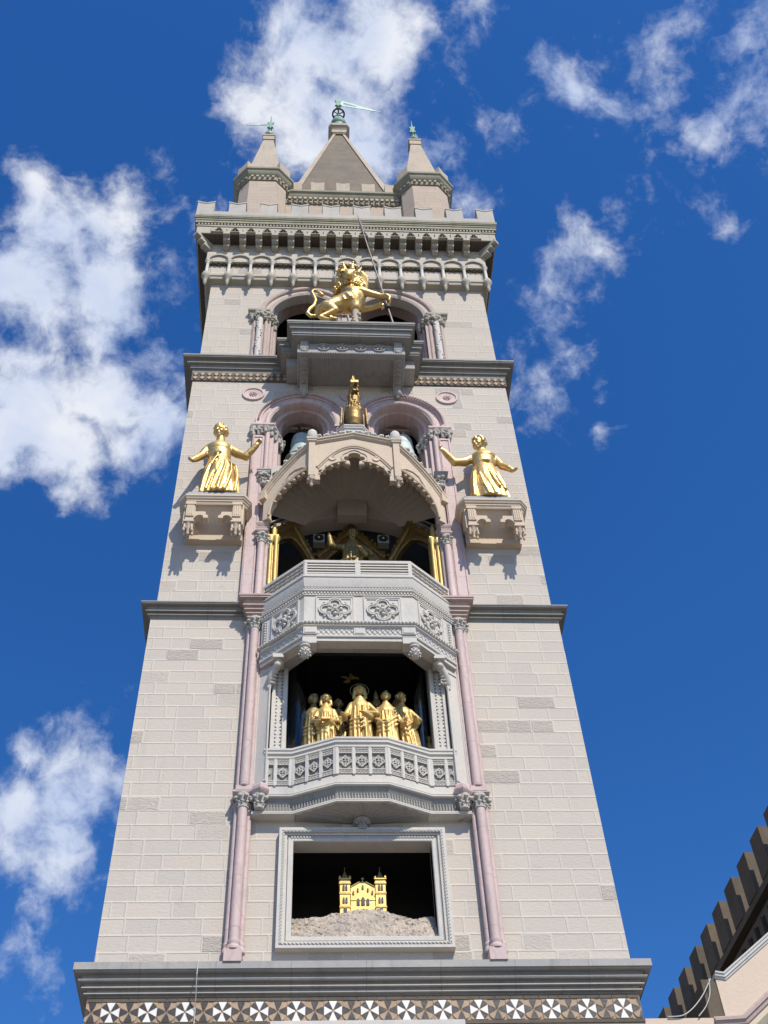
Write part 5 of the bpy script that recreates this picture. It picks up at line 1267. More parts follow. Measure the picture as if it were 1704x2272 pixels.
# ================================================================== SCULPTURE
def ring(cx, cy, z, rx, ry, n=48, folds=0, amp=0, ph=0, tilt=0, seed=0):
    out = []
    for i in range(n):
        a = 2 * math.pi * i / n
        k = 1 + amp * math.sin(folds * a + ph) + amp * .5 * math.sin((folds * 2 + 1) * a + ph * 1.7 + seed)
        out.append((cx + rx * k * math.cos(a), cy + ry * k * math.sin(a), z + tilt * math.cos(a)))
    return out
def robe(mb, prof, folds=9, seed=0):
    """prof: (z, cx, cy, rx, ry, amp)"""
    rs = []
    for i, (z, cx, cy, rx, ry, amp) in enumerate(prof): rs.append(ring(cx, cy, z, rx, ry, 72, folds, amp, seed + z * .9, 0, seed))
    mb.loft(rs)
def face_head(mb, c, s, yaw=0, pitch=0, hair='curls', seed=0, beard=False):
    """head of height ~2s: skull, jaw, brow, nose, lips, ears, hair"""
    rnd = random.Random(seed)
    rot = Matrix.Rotation(yaw, 3, 'Z') @ Matrix.Rotation(pitch, 3, 'X')
    P = lambda x, y, z: tuple(Vector(c) + rot @ Vector((x * s, y * s, z * s)))
    mb.ell(P(0, .05, .15), (.70 * s, .82 * s, .85 * s), 16, 12, rot)
    mb.ell(P(0, -.22, -.38), (.50 * s, .55 * s, .58 * s), 14, 10, rot)
    mb.ell(P(0, -.62, -.80), (.20 * s, .18 * s, .16 * s), 8, 6, rot)
    mb.limb([P(0, -.78, .18), P(0, -.98, -.22)], [.09 * s, .15 * s], 8)
    for sx in (-1, 1):
        mb.ell(P(.28 * sx, -.70, .20), (.26 * s, .14 * s, .07 * s), 8, 6, rot)
        mb.ell(P(.27 * sx, -.68, .02), (.13 * s, .10 * s, .08 * s), 8, 6, rot)
        mb.ell(P(.36 * sx, -.56, -.25), (.20 * s, .18 * s, .2 * s), 8, 6, rot)
        mb.ell(P(.70 * sx, .0, -.05), (.10 * s, .18 * s, .26 * s), 8, 6, rot)
    mb.ell(P(0, -.76, -.45), (.20 * s, .12 * s, .055 * s), 8, 5, rot); mb.ell(P(0, -.75, -.56), (.17 * s, .11 * s, .06 * s), 8, 5, rot)
    if hair == 'curls':
        mb.ell(P(0, .22, .26), (.80 * s, .84 * s, .86 * s), 14, 10, rot)
        for i in range(130):
            a = rnd.uniform(0, 2 * math.pi); t = rnd.uniform(-.35, 1.0)
            x, y, z = math.cos(a) * math.sqrt(1 - t * t), math.sin(a) * math.sqrt(1 - t * t), t
            if y < -.35 and z < .62: continue
            mb.ell(P(x * .80, .10 + y * .90, .17 + z * .95), rnd.uniform(.13, .22) * s, 6, 4)
    elif hair == 'veil':
        mb.ell(P(0, .16, .18), (.86 * s, .92 * s, .98 * s), 14, 10, rot)
        for sx in (-1, 1): mb.limb([P(.66 * sx, -.05, .5), P(.78 * sx, .05, -.3), P(.85 * sx, .1, -1.2)], [.26 * s, .28 * s, .30 * s], 8)
    elif hair == 'short':
        for i in range(60):
            a = rnd.uniform(0, 2 * math.pi); t = rnd.uniform(-.2, 1.0)
            x, y, z = math.cos(a) * math.sqrt(1 - t * t), math.sin(a) * math.sqrt(1 - t * t), t
            if y < -.3 and z < .7: continue
            mb.ell(P(x * .76, .08 + y * .86, .17 + z * .90), rnd.uniform(.10, .16) * s, 6, 4)
    if beard:
        for i in range(26): mb.ell(P(rnd.uniform(-.45, .45), rnd.uniform(-.85, -.5), rnd.uniform(-1.2, -.6)), rnd.uniform(.12, .18) * s, 6, 4)
def hand(mb, c, d, s, curl=.8, palm=None):
    """palm, four unequal curled fingers and a thumb off the side; c wrist, d pointing direction"""
    d = Vector(d).normalized(); p = Vector(palm) if palm else Vector((0, -1, 0)); p = (p - d * p.dot(d)).normalized(); side = d.cross(p)
    c = Vector(c)
    mb.limb([c, c + d * .55 * s], [.30 * s, .34 * s], 8)
    mb.limb([c + d * .3 * s - side * .2 * s, c + d * .55 * s + side * .22 * s], [.24 * s, .22 * s], 8)
    for i, (o, L) in enumerate(((-.36, .85), (-.12, 1.0), (.12, .93), (.34, .72))):
        b = c + d * .72 * s + side * o * s
        m_ = b + d * L * .42 * s + p * .12 * s * curl; e = m_ + (d * (1 - curl) + p * curl) * L * .36 * s; t = e + (d * (.55 - curl) + p * curl * .6) * L * .26 * s
        mb.limb([b, m_, e, t], [.13 * s, .12 * s, .11 * s, .09 * s], 7)
    b = c + d * .25 * s - side * .34 * s; mb.limb([b, b + d * .3 * s - side * .22 * s + p * .15 * s, b + d * .58 * s - side * .10 * s + p * .34 * s], [.14 * s, .13 * s, .10 * s], 7)

# --- the two bell-ringing women
def woman(name, label, body, arms, head, seed, sash, folds):
    mb = MB()
    robe(mb, body, folds, seed)
    rnd = random.Random(seed)
    # deep raised folds of the skirt
    for (pts, r0, r1) in sash: mb.limb(pts, [r0 + (r1 - r0) * i / (len(pts) - 1) for i in range(len(pts))], 8)
    for pts, rads, dr in arms:
        mb.limb(pts, rads, 10)
        hand(mb, pts[-1], dr, .155, .95)
    hc, hs, yaw, pit = head
    face_head(mb, hc, hs, yaw, pit, 'curls', seed)
    st = sculpt(mb, name, M['gold'], None, .02, 2)
    st.scale = (1.019,) * 3; st.location = (.02, .29, -.045)
    return tag(st, label, 'statue', 'gilded women on the side platforms')
Y = -.66
dina_body = [(27.03, -3.56, Y, .53, .37, .05), (27.35, -3.57, Y, .515, .36, .055), (27.8, -3.60, Y, .50, .35, .05), (28.1, -3.62, Y - .01, .475, .33, .045), (28.4, -3.65, Y - .02, .40, .28, .035), (28.62, -3.68, Y - .02, .325, .24, .02), (28.74, -3.695, Y - .02, .30, .215, .008), (28.80, -3.70, Y - .02, .315, .23, .004), (28.92, -3.71, Y - .03, .325, .24, .006), (29.04, -3.72, Y - .04, .325, .25, .004), (29.075, -3.72, Y - .04, .305, .23, .002), (29.12, -3.73, Y - .05, .33, .255, .006), (29.28, -3.735, Y - .04, .345, .245, .004), (29.42, -3.735, Y - .01, .33, .20, .0), (29.53, -3.73, Y, .20, .16, 0), (29.62, -3.725, Y - .01, .135, .13, 0), (29.78, -3.72, Y - .03, .12, .12, 0)]
def fold(pts): return [(x, y, z) for x, y, z in pts]
dina_sash = [
    ([(-3.62, Y - .25, 28.62), (-3.70, Y - .30, 28.2), (-3.82, Y - .34, 27.7), (-3.93, Y - .33, 27.08)], .02, .045),
    ([(-3.56, Y - .24, 28.60), (-3.60, Y - .32, 28.1), (-3.70, Y - .37, 27.6), (-3.78, Y - .37, 27.06)], .02, .045),
    ([(-3.50, Y - .24, 28.58), (-3.48, Y - .33, 28.1), (-3.55, Y - .38, 27.6), (-3.62, Y - .38, 27.06)], .02, .05),
    ([(-3.44, Y - .22, 28.55), (-3.32, Y - .33, 28.22), (-3.30, Y - .37, 27.8), (-3.38, Y - .37, 27.3), (-3.45, Y - .37, 27.06)], .02, .05),
    ([(-3.38, Y - .18, 28.5), (-3.20, Y - .27, 28.18), (-3.13, Y - .29, 27.7), (-3.16, Y - .28, 27.06)], .025, .05),
    ([(-3.82, Y - .22, 28.62), (-3.92, Y - .26, 28.2), (-4.02, Y - .26, 27.6), (-4.06, Y - .24, 27.06)], .02, .045),
    # knotted cord
    ([(-3.74, Y - .27, 28.78), (-3.73, Y - .34, 28.55), (-3.80, Y - .37, 28.3), (-3.84, Y - .39, 28.1)], .022, .028), ([(-3.71, Y - .27, 28.78), (-3.66, Y - .33, 28.55), (-3.68, Y - .36, 28.4)], .02, .022), ([(-3.78, Y - .26, 28.80), (-3.68, Y - .28, 28.82)], .05, .05)]
dina_arms = [([(-4.0, Y, 29.36), (-4.09, Y - .06, 29.12), (-4.18, Y - .10, 28.84), (-4.30, Y - .22, 28.55), (-4.37, Y - .30, 28.38)], [.13, .125, .115, .10, .08], (-.5, -.5, -.75)),
             ([(-3.46, Y, 29.32), (-3.22, Y + .0, 29.10), (-2.98, Y - .02, 28.95), (-2.83, Y - .10, 29.12), (-2.69, Y - .18, 29.28)], [.13, .13, .125, .10, .08], (.55, -.25, .6))]
woman('statue', 'gilded woman in a belted robe on the left platform, left fist raised towards the bell', dina_body, dina_arms, ((-3.74, Y - .10, 30.00), .235, R(-24), R(20)), 3, dina_sash, 8)
cl_body = [(27.03, 3.64, Y, .53, .37, .05), (27.35, 3.62, Y, .51, .36, .055), (27.8, 3.60, Y, .455, .34, .05), (28.1, 3.59, Y - .01, .415, .32, .04), (28.4, 3.60, Y - .02, .35, .27, .025), (28.55, 3.61, Y - .02, .315, .235, .012), (28.62, 3.61, Y - .02, .295, .215, .004), (28.68, 3.61, Y - .02, .315, .235, .004), (28.80, 3.62, Y - .03, .325, .245, .004), (28.90, 3.625, Y - .04, .325, .25, .004), (28.93, 3.63, Y - .04, .30, .23, .0), (28.97, 3.63, Y - .05, .335, .26, .004), (29.12, 3.64, Y - .03, .345, .24, .004), (29.22, 3.65, Y - .01, .32, .19, 0), (29.32, 3.65, Y, .20, .15, 0), (29.42, 3.63, Y, .135, .13, 0), (29.55, 3.60, Y - .02, .12, .12, 0)]
cl_sash = [
    ([(3.36, Y - .14, 28.4), (3.25, Y - .24, 28.1), (3.20, Y - .28, 27.6), (3.18, Y - .26, 27.06)], .025, .05),
    ([(3.42, Y - .20, 28.45), (3.50, Y - .31, 28.1), (3.62, Y - .36, 27.6), (3.74, Y - .37, 27.06)], .02, .04),
    ([(3.38, Y - .20, 28.32), (3.40, Y - .30, 28.0), (3.46, Y - .36, 27.5), (3.56, Y - .37, 27.06)], .02, .04),
    ([(3.60, Y - .25, 28.5), (3.68, Y - .31, 28.1), (3.78, Y - .34, 27.7), (3.88, Y - .35, 27.4)], .018, .045),
    ([(3.70, Y - .23, 28.5), (3.80, Y - .28, 28.1), (3.92, Y - .30, 27.7), (4.03, Y - .29, 27.35)], .018, .045),
    ([(3.82, Y - .18, 28.5), (3.93, Y - .22, 28.1), (4.04, Y - .22, 27.6), (4.12, Y - .18, 27.06)], .02, .05),
    ([(3.60, Y - .26, 28.66), (3.70, Y - .28, 28.64)], .04, .05)]
cl_arms = [([(3.34, Y, 29.08), (3.08, Y - .02, 28.86), (2.80, Y - .05, 28.80), (2.62, Y - .14, 29.0), (2.52, Y - .2, 29.12)], [.13, .13, .12, .10, .08], (-.6, -.3, .5)),
           ([(3.94, Y, 29.08), (4.03, Y - .04, 28.86), (4.10, Y - .06, 28.66), (4.25, Y - .18, 28.40), (4.32, Y - .22, 28.26)], [.13, .12, .11, .095, .08], (.6, -.45, -.6))]
woman('statue', 'gilded woman on the right platform, head turned in profile, stretching one arm towards the bell', cl_body, cl_arms, ((3.56, Y - .10, 29.64), .235, R(-52), R(16)), 8, cl_sash, 7)

# --- rampant crowned lion
Yl = -1.30
lm = MB()
def L_(pts, rads): lm.limb([(x, Yl + y, z) for x, y, z in pts], rads, 12)
L_([(-.92, .0, 36.22), (-.70, .0, 36.42), (-.40, .0, 36.64), (-.08, .0, 36.80), (.12, -.02, 36.90)], [.25, .28, .31, .38, .40])
L_([(-.60, .10, 36.62), (-.25, .08, 36.92), (.0, .0, 37.18)], [.18, .22, .26])
L_([(.12, -.05, 36.75), (.16, -.02, 36.45)], [.32, .22])
for k in range(5):
    x = -.30 + .085 * k; z = 36.88 + .03 * k
    L_([(x, -.20, z), (x + .05, -.305, z - .18), (x + .12, -.30, z - .38)], [.035, .04, .03])
L_([(-.18, -.22, 36.98), (-.10, -.30, 36.8), (-.02, -.34, 36.62)], [.09, .10, .07])
# hind legs
for y, dz in ((-.23, 0), (.20, .0)):
    L_([(-.80, y, 36.12), (-.66, y * 1.1, 36.0), (-.50, y * 1.15, 35.84)], [.20, .20, .13])
    L_([(-.50, y * 1.15, 35.84), (-.72, y * 1.1, 35.64), (-.99, y * 1.05, 35.42)], [.12, .085, .07])
    L_([(-.99, y * 1.05, 35.42), (-.80, y * 1.1, 35.28), (-.62, y * 1.12, 35.20)], [.07, .065, .075])
    for k in range(4): L_([(-.62, y * 1.12 - .09 + .06 * k, 35.18), (-.47, y * 1.12 - .10 + .065 * k, 35.16)], [.055, .042])
tl = [(-.98, .05, 36.10), (-1.10, .05, 35.98), (-1.27, .03, 35.93), (-1.38, .02, 36.10), (-1.31, .0, 36.34), (-1.17, .0, 36.58), (-1.12, .0, 36.92), (-1.19, .0, 37.24), (-1.25, .0, 37.50), (-1.18, .0, 37.64), (-1.05, .0, 37.52), (-.99, .0, 37.36)]
L_(tl, [.075, .07, .07, .068, .066, .064, .06, .055, .05, .05, .055, .08])
L_([(-1.0, .0, 37.40), (-.92, -.02, 37.26), (-.84, -.02, 37.28)], [.085, .07, .025]); L_([(-1.0, 0, 37.38), (-1.02, 0, 37.22)], [.06, .025])
# shoulders and forelegs gripping the lance
L_([(-.02, -.20, 37.20), (.08, -.26, 37.02)], [.20, .19])
L_([(.05, -.20, 37.22), (.36, -.24, 37.16), (.72, -.22, 37.02), (1.0, -.20, 36.93)], [.20, .15, .115, .105])
L_([(.98, -.20, 36.93), (1.12, -.20, 36.92), (1.22, -.19, 36.80)], [.11, .125, .10])
for k in range(4): L_([(1.16, -.30 + .065 * k, 36.86), (1.27, -.30 + .06 * k, 36.72), (1.24, -.29 + .06 * k, 36.54)], [.06, .055, .045])
L_([(.16, .16, 36.75), (.50, .16, 36.72), (.80, .10, 36.74), (.98, .0, 36.70)], [.17, .13, .10, .095])
for k in range(4): L_([(.96, -.08 + .05 * k, 36.72), (1.08, -.10 + .05 * k, 36.62), (1.02, -.12 + .05 * k, 36.50)], [.045, .045, .035])
# neck, head, muzzle, mane
L_([(-.02, .02, 37.25), (-.05, .0, 37.60), (.0, -.04, 37.82)], [.30, .33, .34])
L_([(-.02, -.20, 37.76), (-.04, -.38, 37.98), (-.06, -.50, 37.72)], [.25, .20, .15])
L_([(-.06, -.44, 37.76), (-.06, -.48, 37.72)], [.11, .09])
for sx in (-1, 1):
    L_([(-.03 + .13 * sx, -.30, 38.18), (-.04 + .09 * sx, -.42, 38.12)], [.07, .05]); L_([(.0 + .27 * sx, -.05, 38.24), (.0 + .32 * sx, -.03, 38.34)], [.085, .05])
rnd = random.Random(21)
for k in range(70):
    a = rnd.uniform(0, 2 * math.pi); t = rnd.uniform(0, 1)
    rr = .34 + .12 * t; z = 38.17 - .62 * t
    x, y = .0 + rr * math.cos(a), -.02 + rr * .85 * math.sin(a)
    if y < -.28 and abs(x) < .24: continue
    d = rnd.choice((-1, 1)) * .06
    L_([(x * .80, y * .80, z + .16), (x + d, y, z + .02), (x * 1.10 - d, y * 1.08, z - .15), (x * 1.16 + d, y * 1.05, z - .28)], [.055, .07, .055, .022])
for k in range(7):      # long locks streaming to the right
    z = 38.27 - .10 * k; y = -.22 + .05 * k
    L_([(.20, y - .05, z + .10), (.40, y - .10, z + .02), (.56, y - .02, z - .14), (.60 - .02 * k, y + .05, z - .32), (.48, y + .06, z - .42)], [.06, .07, .062, .05, .025])
for k in range(4):      # locks over the brow, wavy
    x = -.26 + .13 * k
    L_([(x, -.28, 38.34), (x - .07, -.42, 38.26), (x + .02, -.50, 38.12), (x - .05, -.52, 37.98)], [.05, .055, .05, .03])
lion = sculpt(lm, 'lion_statue', M['gold'], None, .026, 2)
tag(lion, 'large gilded lion with crown and curled tail rearing on the upper balcony', 'statue')
cr_ = MB(); z0 = 38.42
cr_.lathe([(.30, z0 - .03), (.34, z0 - .02), (.34, z0 + .08), (.31, z0 + .10)], 20, (.0, Yl - .02, 0))
for k in range(8):
    a = 2 * math.pi * k / 8 + .25; ca, sa = math.cos(a), math.sin(a)
    P = lambda r, z, t=0: (.0 + r * math.cos(a + t), Yl - .02 + r * math.sin(a + t), z)
    cr_.limb([P(.32, z0 + .06), P(.36, z0 + .16), P(.39, z0 + .25), P(.44, z0 + .32)], [.10, .09, .065, .035], 6); cr_.ell(P(.45, z0 + .34), .045, 8, 6)
    for t in (-.2, .2): cr_.limb([P(.37, z0 + .20), P(.40, z0 + .26, t), P(.43, z0 + .24, t * 1.5)], [.05, .05, .03], 6)
build(cr_, 'crown', M['gold'], lion, smooth=60)
cl_ = MB()
for k in range(26):
    a = 2 * math.pi * k / 26; cl_.ell((-.03 + .40 * math.cos(a), Yl + .0 + .38 * math.sin(a), 37.52 + .04 * math.cos(a)), (.05, .05, .055), 7, 5)
build(cl_, 'collar', M['gold'], lion, smooth=60)
pp = MB(); pp.lathe([(.17, 35.1), (.13, 35.3), (.11, 35.7), (.12, 36.3)], 10, (.16, Yl, 0)); rnd = random.Random(2)
for k in range(18): a = rnd.uniform(0, 6.28); pp.ell((.16 + .12 * math.cos(a), Yl + .12 * math.sin(a), 35.15 + 1.0 * rnd.random()), rnd.uniform(.04, .08), 7, 5)
build(pp, 'prop', M['tan'], lion, smooth=60)
# lance held in the paws
ln = thing('lance', 'long slim dark lance held upright in the paws of the gilded lion', 'lance', loc=(1.33, Yl - .20, 35.12))
p0, p1 = Vector((0, 0, 0)), Vector((-.985, .0, 7.88))
mb = MB(); mb.tube([p0, p0.lerp(p1, .84)], [.034, .026], 8); build(mb, 'shaft', M['lancem'], ln, smooth=60)
mb = MB(); q = p0.lerp(p1, .84)
for t, r in (): pass
mb.tube([p0.lerp(p1, .82), p0.lerp(p1, .85), p0.lerp(p1, .87), p0.lerp(p1, .93), p0.lerp(p1, 1.0)], [.03, .05, .055, .035, .006], 6); build(mb, 'blade', M['lancem'], ln)
mb = MB(); mb.tube([p0.lerp(p1, .13), p0.lerp(p1, .152)], .10, 14); build(mb, 'grip_ring', M['iron'], ln, smooth=40)

# --- golden cockerel (seen from the front)
ck = MB(); Yc = -.72; Z0 = 30.18
ck.loft([ring(.03, Yc + .05, Z0 + .14, .12, .14, 28), ring(.03, Yc - .02, Z0 + .22, .24, .24, 28), ring(.03, Yc - .05, Z0 + .45, .285, .30, 28), ring(.03, Yc - .04, Z0 + .75, .285, .31, 28), ring(.03, Yc - .02, Z0 + .98, .27, .28, 28), ring(.03, Yc, Z0 + 1.12, .215, .22, 28), ring(.04, Yc, Z0 + 1.5, .18, .18, 28), ring(.06, Yc - .02, Z0 + 1.9, .14, .15, 28), ring(.07, Yc - .05, Z0 + 2.2, .135, .16, 28), ring(.08, Yc - .06, Z0 + 2.42, .11, .15, 28), ring(.08, Yc - .06, Z0 + 2.52, .05, .08, 28)])
rnd = random.Random(5)
for k in range(150):
    t = rnd.random(); a = rnd.uniform(-math.pi, math.pi); z = Z0 + 1.06 + 1.2 * t; rr = .235 - .105 * t
    x, y = .03 + .04 * t + rr * math.cos(a), Yc - .02 + rr * .95 * math.sin(a)
    ck.limb([(x * .97, y, z + .08), (x, y - .012, z - .05), (x * 1.03, y - .005, z - .13)], [.028, .034, .012], 5)
ck.limb([(.09, Yc - .18, Z0 + 2.28), (.11, Yc - .32, Z0 + 2.22), (.12, Yc - .40, Z0 + 2.12)], [.07, .055, .02], 8)
for sx in (-1, 1):
    ck.limb([(.09 + .05 * sx, Yc - .20, Z0 + 2.12), (.10 + .05 * sx, Yc - .26, Z0 + 1.9)], [.04, .06], 7); ck.ell((.08 + .11 * sx, Yc - .14, Z0 + 2.32), .035, 7, 5)
    ck.limb([(.03 + .15 * sx, Yc - .08, Z0 + .18), (.03 + .15 * sx, Yc - .14, Z0 + .05)], [.10, .08], 8)
    for k in range(3): ck.limb([(.03 + .15 * sx, Yc - .12, Z0 + .05), (.03 + .15 * sx + .07 * (k - 1), Yc - .30, Z0 + .03)], [.05, .035], 6)
ckb = sculpt(ck, 'cockerel_statue', M['goldd'], None, .018, 1)
tag(ckb, 'dull gold cockerel standing on the gable above the clock-room canopy', 'statue')
wg = MB()
for sx in (-1, 1):
    wg = MB(); f = lambda s_, z, d, sx=sx: (.03 + sx * (.285 + d + .10 * max(0, (Z0 + .9 - z)) * .5), Yc - .24 + s_, z)
    wg.plate([(0, Z0 + 1.0), (.05, Z0 + 1.08), (.18, Z0 + 1.05), (.35, Z0 + .85), (.5, Z0 + .4), (.6, Z0 - .0), (.42, Z0 + .02), (.3, Z0 - .05), (.15, Z0 + .02), (.02, Z0 + .25), (-.02, Z0 + .6)], f, .03, .10)
    build(wg, 'wing', M['goldd'], ckb, bevel=.03)
cm = MB(); cm.plate([(0, Z0 + 2.45), (-.18, Z0 + 2.5), (-.20, Z0 + 2.6), (-.05, Z0 + 2.55), (.05, Z0 + 2.62), (.12, Z0 + 2.52), (.2, Z0 + 2.5)], lambda s_, z, d: (.08 + d, Yc + s_, z), -.12, .12)
cm.tube([(.08, Yc + .05, Z0 + 2.5), (.075, Yc + .05, Z0 + 3.0), (.07, Yc + .05, Z0 + 3.3)], [.03, .022, .02], 6); cm.tube([(.02, Yc, Z0 + 2.95), (.05, Yc, Z0 + 3.12)], .014, 5)
build(cm, 'comb', M['gold'], ckb, bevel=.015)

# --- bells
def bell(cx, label, m, iron):
    B = thing('bell', label, 'bell', 'bells in the belfry windows', loc=(cx, 1.0, 31.05))
    mb = MB(); mb.lathe([(.0, .0), (.50, .0), (.52, .04), (.49, .10), (.43, .22), (.39, .38), (.36, .55), (.36, .60), (.345, .62), (.345, .85), (.35, .87), (.335, .90), (.33, 1.12), (.30, 1.24), (.22, 1.31), (.10, 1.34), (.0, 1.34)], 32)
    build(mb, 'body', m, B, smooth=40)
    mb = MB()
    if iron:
        rnd = random.Random(3)
        for k in range(6): a = 2 * math.pi * k / 6; mb.limb([(.10 * math.cos(a), .10 * math.sin(a), 1.3), (.22 * math.cos(a), .18 * math.sin(a), 1.45), (.16 * math.cos(a), .14 * math.sin(a), 1.62)], [.05, .055, .05], 6)
        for k in range(12): mb.ell((rnd.uniform(-.24, .24), rnd.uniform(-.18, .12), rnd.uniform(1.45, 1.72)), .05, 6, 4)
        build(mb, 'crown', M['iron'], B, smooth=50)
        mb = MB(); mb.box(-.52, .26, -.07, .07, 1.74, 1.84); build(mb, 'beam', M['pinkd'], B)
    else:
        for x in (-.18, .06): mb.box(x - .045, x + .045, -.05, .05, 1.28, 1.74)
        mb.ell((-.06, -.02, 1.42), (.08, .08, .10), 8, 6)
        build(mb, 'hanger', M['pinkd'], B)
        mb = MB(); mb.add([(-.62, -.08, 1.74), (.36, -.08, 1.70), (.36, .08, 1.70), (-.62, .08, 1.74), (-.5, -.08, 1.82), (.30, -.08, 1.82), (.30, .08, 1.82), (-.5, .08, 1.82)], [(0, 1, 2, 3), (4, 5, 6, 7), (0, 1, 5, 4), (1, 2, 6, 5), (2, 3, 7, 6), (3, 0, 4, 7)]); build(mb, 'beam', M['pinkd'], B)
bell(-1.48, 'green bronze bell with a dark iron crown in the left window', M['bell'], True)
bell(1.60, 'paler bronze bell hung from two straps in the right window', M['bellp'], False)

# --- gilded arcade in the clock room
def arcade(p, q, label, zs, ah, low, apex):
    A = thing('gilded_arcade', label, 'arcade', 'gilded arches in the clock room')
    f, L = segs(p, q); mb = MB(); c = L / 2; a = L * .40; zb = 23.03
    arch = parch(c, zs, a, ah, 10)
    mb.plate([(0, zb), (c - a, zb)] + arch + [(c + a, zb), (L, zb), (L, low), (c, apex), (0, low)], f, -.12, 0)
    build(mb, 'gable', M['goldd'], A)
    mb = MB(); mb.sweep([(.0, low), (c, apex), (L, low)], [(-.10, -.1), (-.10, .03), (-.04, .07), (.04, .07), (.08, .04), (.08, -.1)], f, 1)
    mb.sweep([(c - a, zb)] + arch + [(c + a, zb)], [(-.01, -.1), (-.01, .03), (.06, .05), (.12, .03), (.12, -.05)], f, 1)
    build(mb, 'moulding', M['goldd'], A)
    mb = MB(); rnd = random.Random(1)
    for k in range(8):
        for sx in (0, 1):
            u = (k + .6) / 8.5; x = u * c if sx == 0 else L - u * c; z = low + .04 + (apex - low) * u
            mb.ell(f(x, z + .10, 0), (.06, .06, .09), 7, 5); mb.ell(f(x + rnd.uniform(-.05, .05), z + .16, .03), .05, 6, 4)
    mb.ell(f(c, apex + .15, 0), (.10, .08, .16), 8, 6)
    build(mb, 'leaf_crest', M['goldd'], A, smooth=50)
    return A
arcade((-1.0, 1.35), (.95, 1.35), 'middle gilded gabled arch behind the robed figure', 26.5, 1.2, 27.2, 28.4)
arcade((-2.25, .42), (-1.05, 1.30), 'left gilded gabled arch in the clock room', 26.45, .92, 26.95, 28.0)
arcade((1.0, 1.30), (2.22, .42), 'right gilded gabled arch in the clock room', 26.45, .92, 26.95, 28.0)
for sx in (-1, 1):
    j = MB(); 
    a, b = sorted((2.00 * sx, 2.26 * sx)); j.box(a, b, .05, .42, 23.03, 26.4)
    j.lathe([(.055, 23.03), (.055, 26.2), (.09, 26.3), (.11, 26.42)], 12, (2.06 * sx, .02, 0)); j.lathe([(.05, 23.03), (.05, 26.2), (.09, 26.3), (.10, 26.42)], 12, (2.20 * sx, .02, 0))
    j.box(a, b, -.02, .42, 26.42, 26.52); j.lathe([(.07, 26.5), (.07, 26.9), (.03, 27.1)], 8, (2.12 * sx, .1, 0))
    o = build(j, 'gilded_jamb', M['goldp'], None, smooth=40)
    tag(o, 'bright gold pillar at the left side of the clock room' if sx < 0 else 'gold pillar at the right side of the clock room', 'pillar', 'gold jamb pillars of the clock room')

# --- figures: robed statues for the two scenes
def robed(label, x, y, z, h, head='veil', seed=0, arms=(), lean=0, wide=1.0, turn=0, m='golds', cat='statue', group='gilded figures of the lower scene', beard=False, cape=False, crowned=None, folds=11):
    mb = MB(); k = h / 2.0; rnd = random.Random(seed)
    pr = []
    for (zz, rx, ry, am, dx) in ((0, .265, .22, .09, 0), (.25, .255, .21, .095, 0), (.6, .24, .20, .085, .2), (.9, .225, .19, .065, .4), (1.1, .205, .17, .04, .6), (1.3, .20, .155, .03, .8), (1.46, .205, .14, .015, .9), (1.55, .16, .11, 0, .95), (1.63, .10, .10, 0, 1), (1.70, .08, .085, 0, 1)):
        pr.append((z + zz * k, x + lean * dx, y - .03 * dx, rx * k * wide, ry * k, am))
    robe(mb, pr, folds, seed)
    # mantle folds hanging across the front
    for j in range(6):
        a = R(-150 + 24 * j + rnd.uniform(-6, 6)); r0 = .23 * k * wide
        cx0, cx1 = x + lean + r0 * .8 * math.cos(a), x + r0 * 1.12 * math.cos(a + R(10))
        mb.tube([(cx0, y + .20 * k * math.sin(a), z + 1.35 * k), ((cx0 + cx1) / 2 + rnd.uniform(-.03, .03), y + .235 * k * math.sin(a), z + .8 * k), (cx1, y + .27 * k * math.sin(a), z + .02)], [.02 * k, .03 * k, .036 * k], 7)
    for j in range(3):     # swags over the hip
        mb.limb([(x - .22 * k + lean * .5, y - .12 * k, z + (.75 + .11 * j) * k), (x + lean * .4, y - .26 * k, z + (.66 + .12 * j) * k), (x + .23 * k + lean * .5, y - .14 * k, z + (.95 + .12 * j) * k)], [.03 * k] * 3, 6)
    for sgn, el, ha, dr in arms:
        s0 = (x + lean + .175 * k * wide * sgn, y - .03, z + 1.47 * k)
        mb.limb([s0, (x + el[0] * k, y + el[1] * k, z + el[2] * k), (x + ha[0] * k, y + ha[1] * k, z + ha[2] * k)], [.078 * k, .075 * k, .05 * k], 9)
        hand(mb, (x + ha[0] * k, y + ha[1] * k, z + ha[2] * k), dr, .082 * k, .5, (0, -.3, 1))
        mb.limb([(x + ha[0] * k, y + ha[1] * k, z + ha[2] * k), (x + (el[0] + ha[0]) / 2 * k, y + (el[1] + ha[1]) / 2 * k, z + ((el[2] + ha[2]) / 2 - .10) * k)], [.055 * k, .065 * k], 7)
    if cape:
        for j in range(5): mb.limb([(x + (.22 + .03 * j) * k, y + .02 * j, z + 1.5 * k), (x + (.34 + .05 * j) * k, y + .03 * j - .05, z + 1.05 * k), (x + (.38 + .06 * j) * k, y + .05 * j, z + .6 * k)], [.05 * k, .06 * k, .06 * k], 7)
    face_head(mb, (x + lean, y - .05, z + 1.86 * k), .145 * k, turn, 0, head, seed, beard)
    o = sculpt(mb, 'statue', M[m], None, .017, 1)
    return tag(o, label, cat, group)
ZF = 18.70
mary = robed('tallest gilded veiled woman in the middle of the lower scene, ring halo behind her head', .01, -.24, ZF, 2.10, 'veil', 4, [(-1, (-.30, -.08, 1.14), (-.37, -.34, .93), (-.4, -.8, -.2)), (1, (.35, -.10, 1.17), (.08, -.27, 1.06), (-.9, -.3, -.1))], wide=1.0)
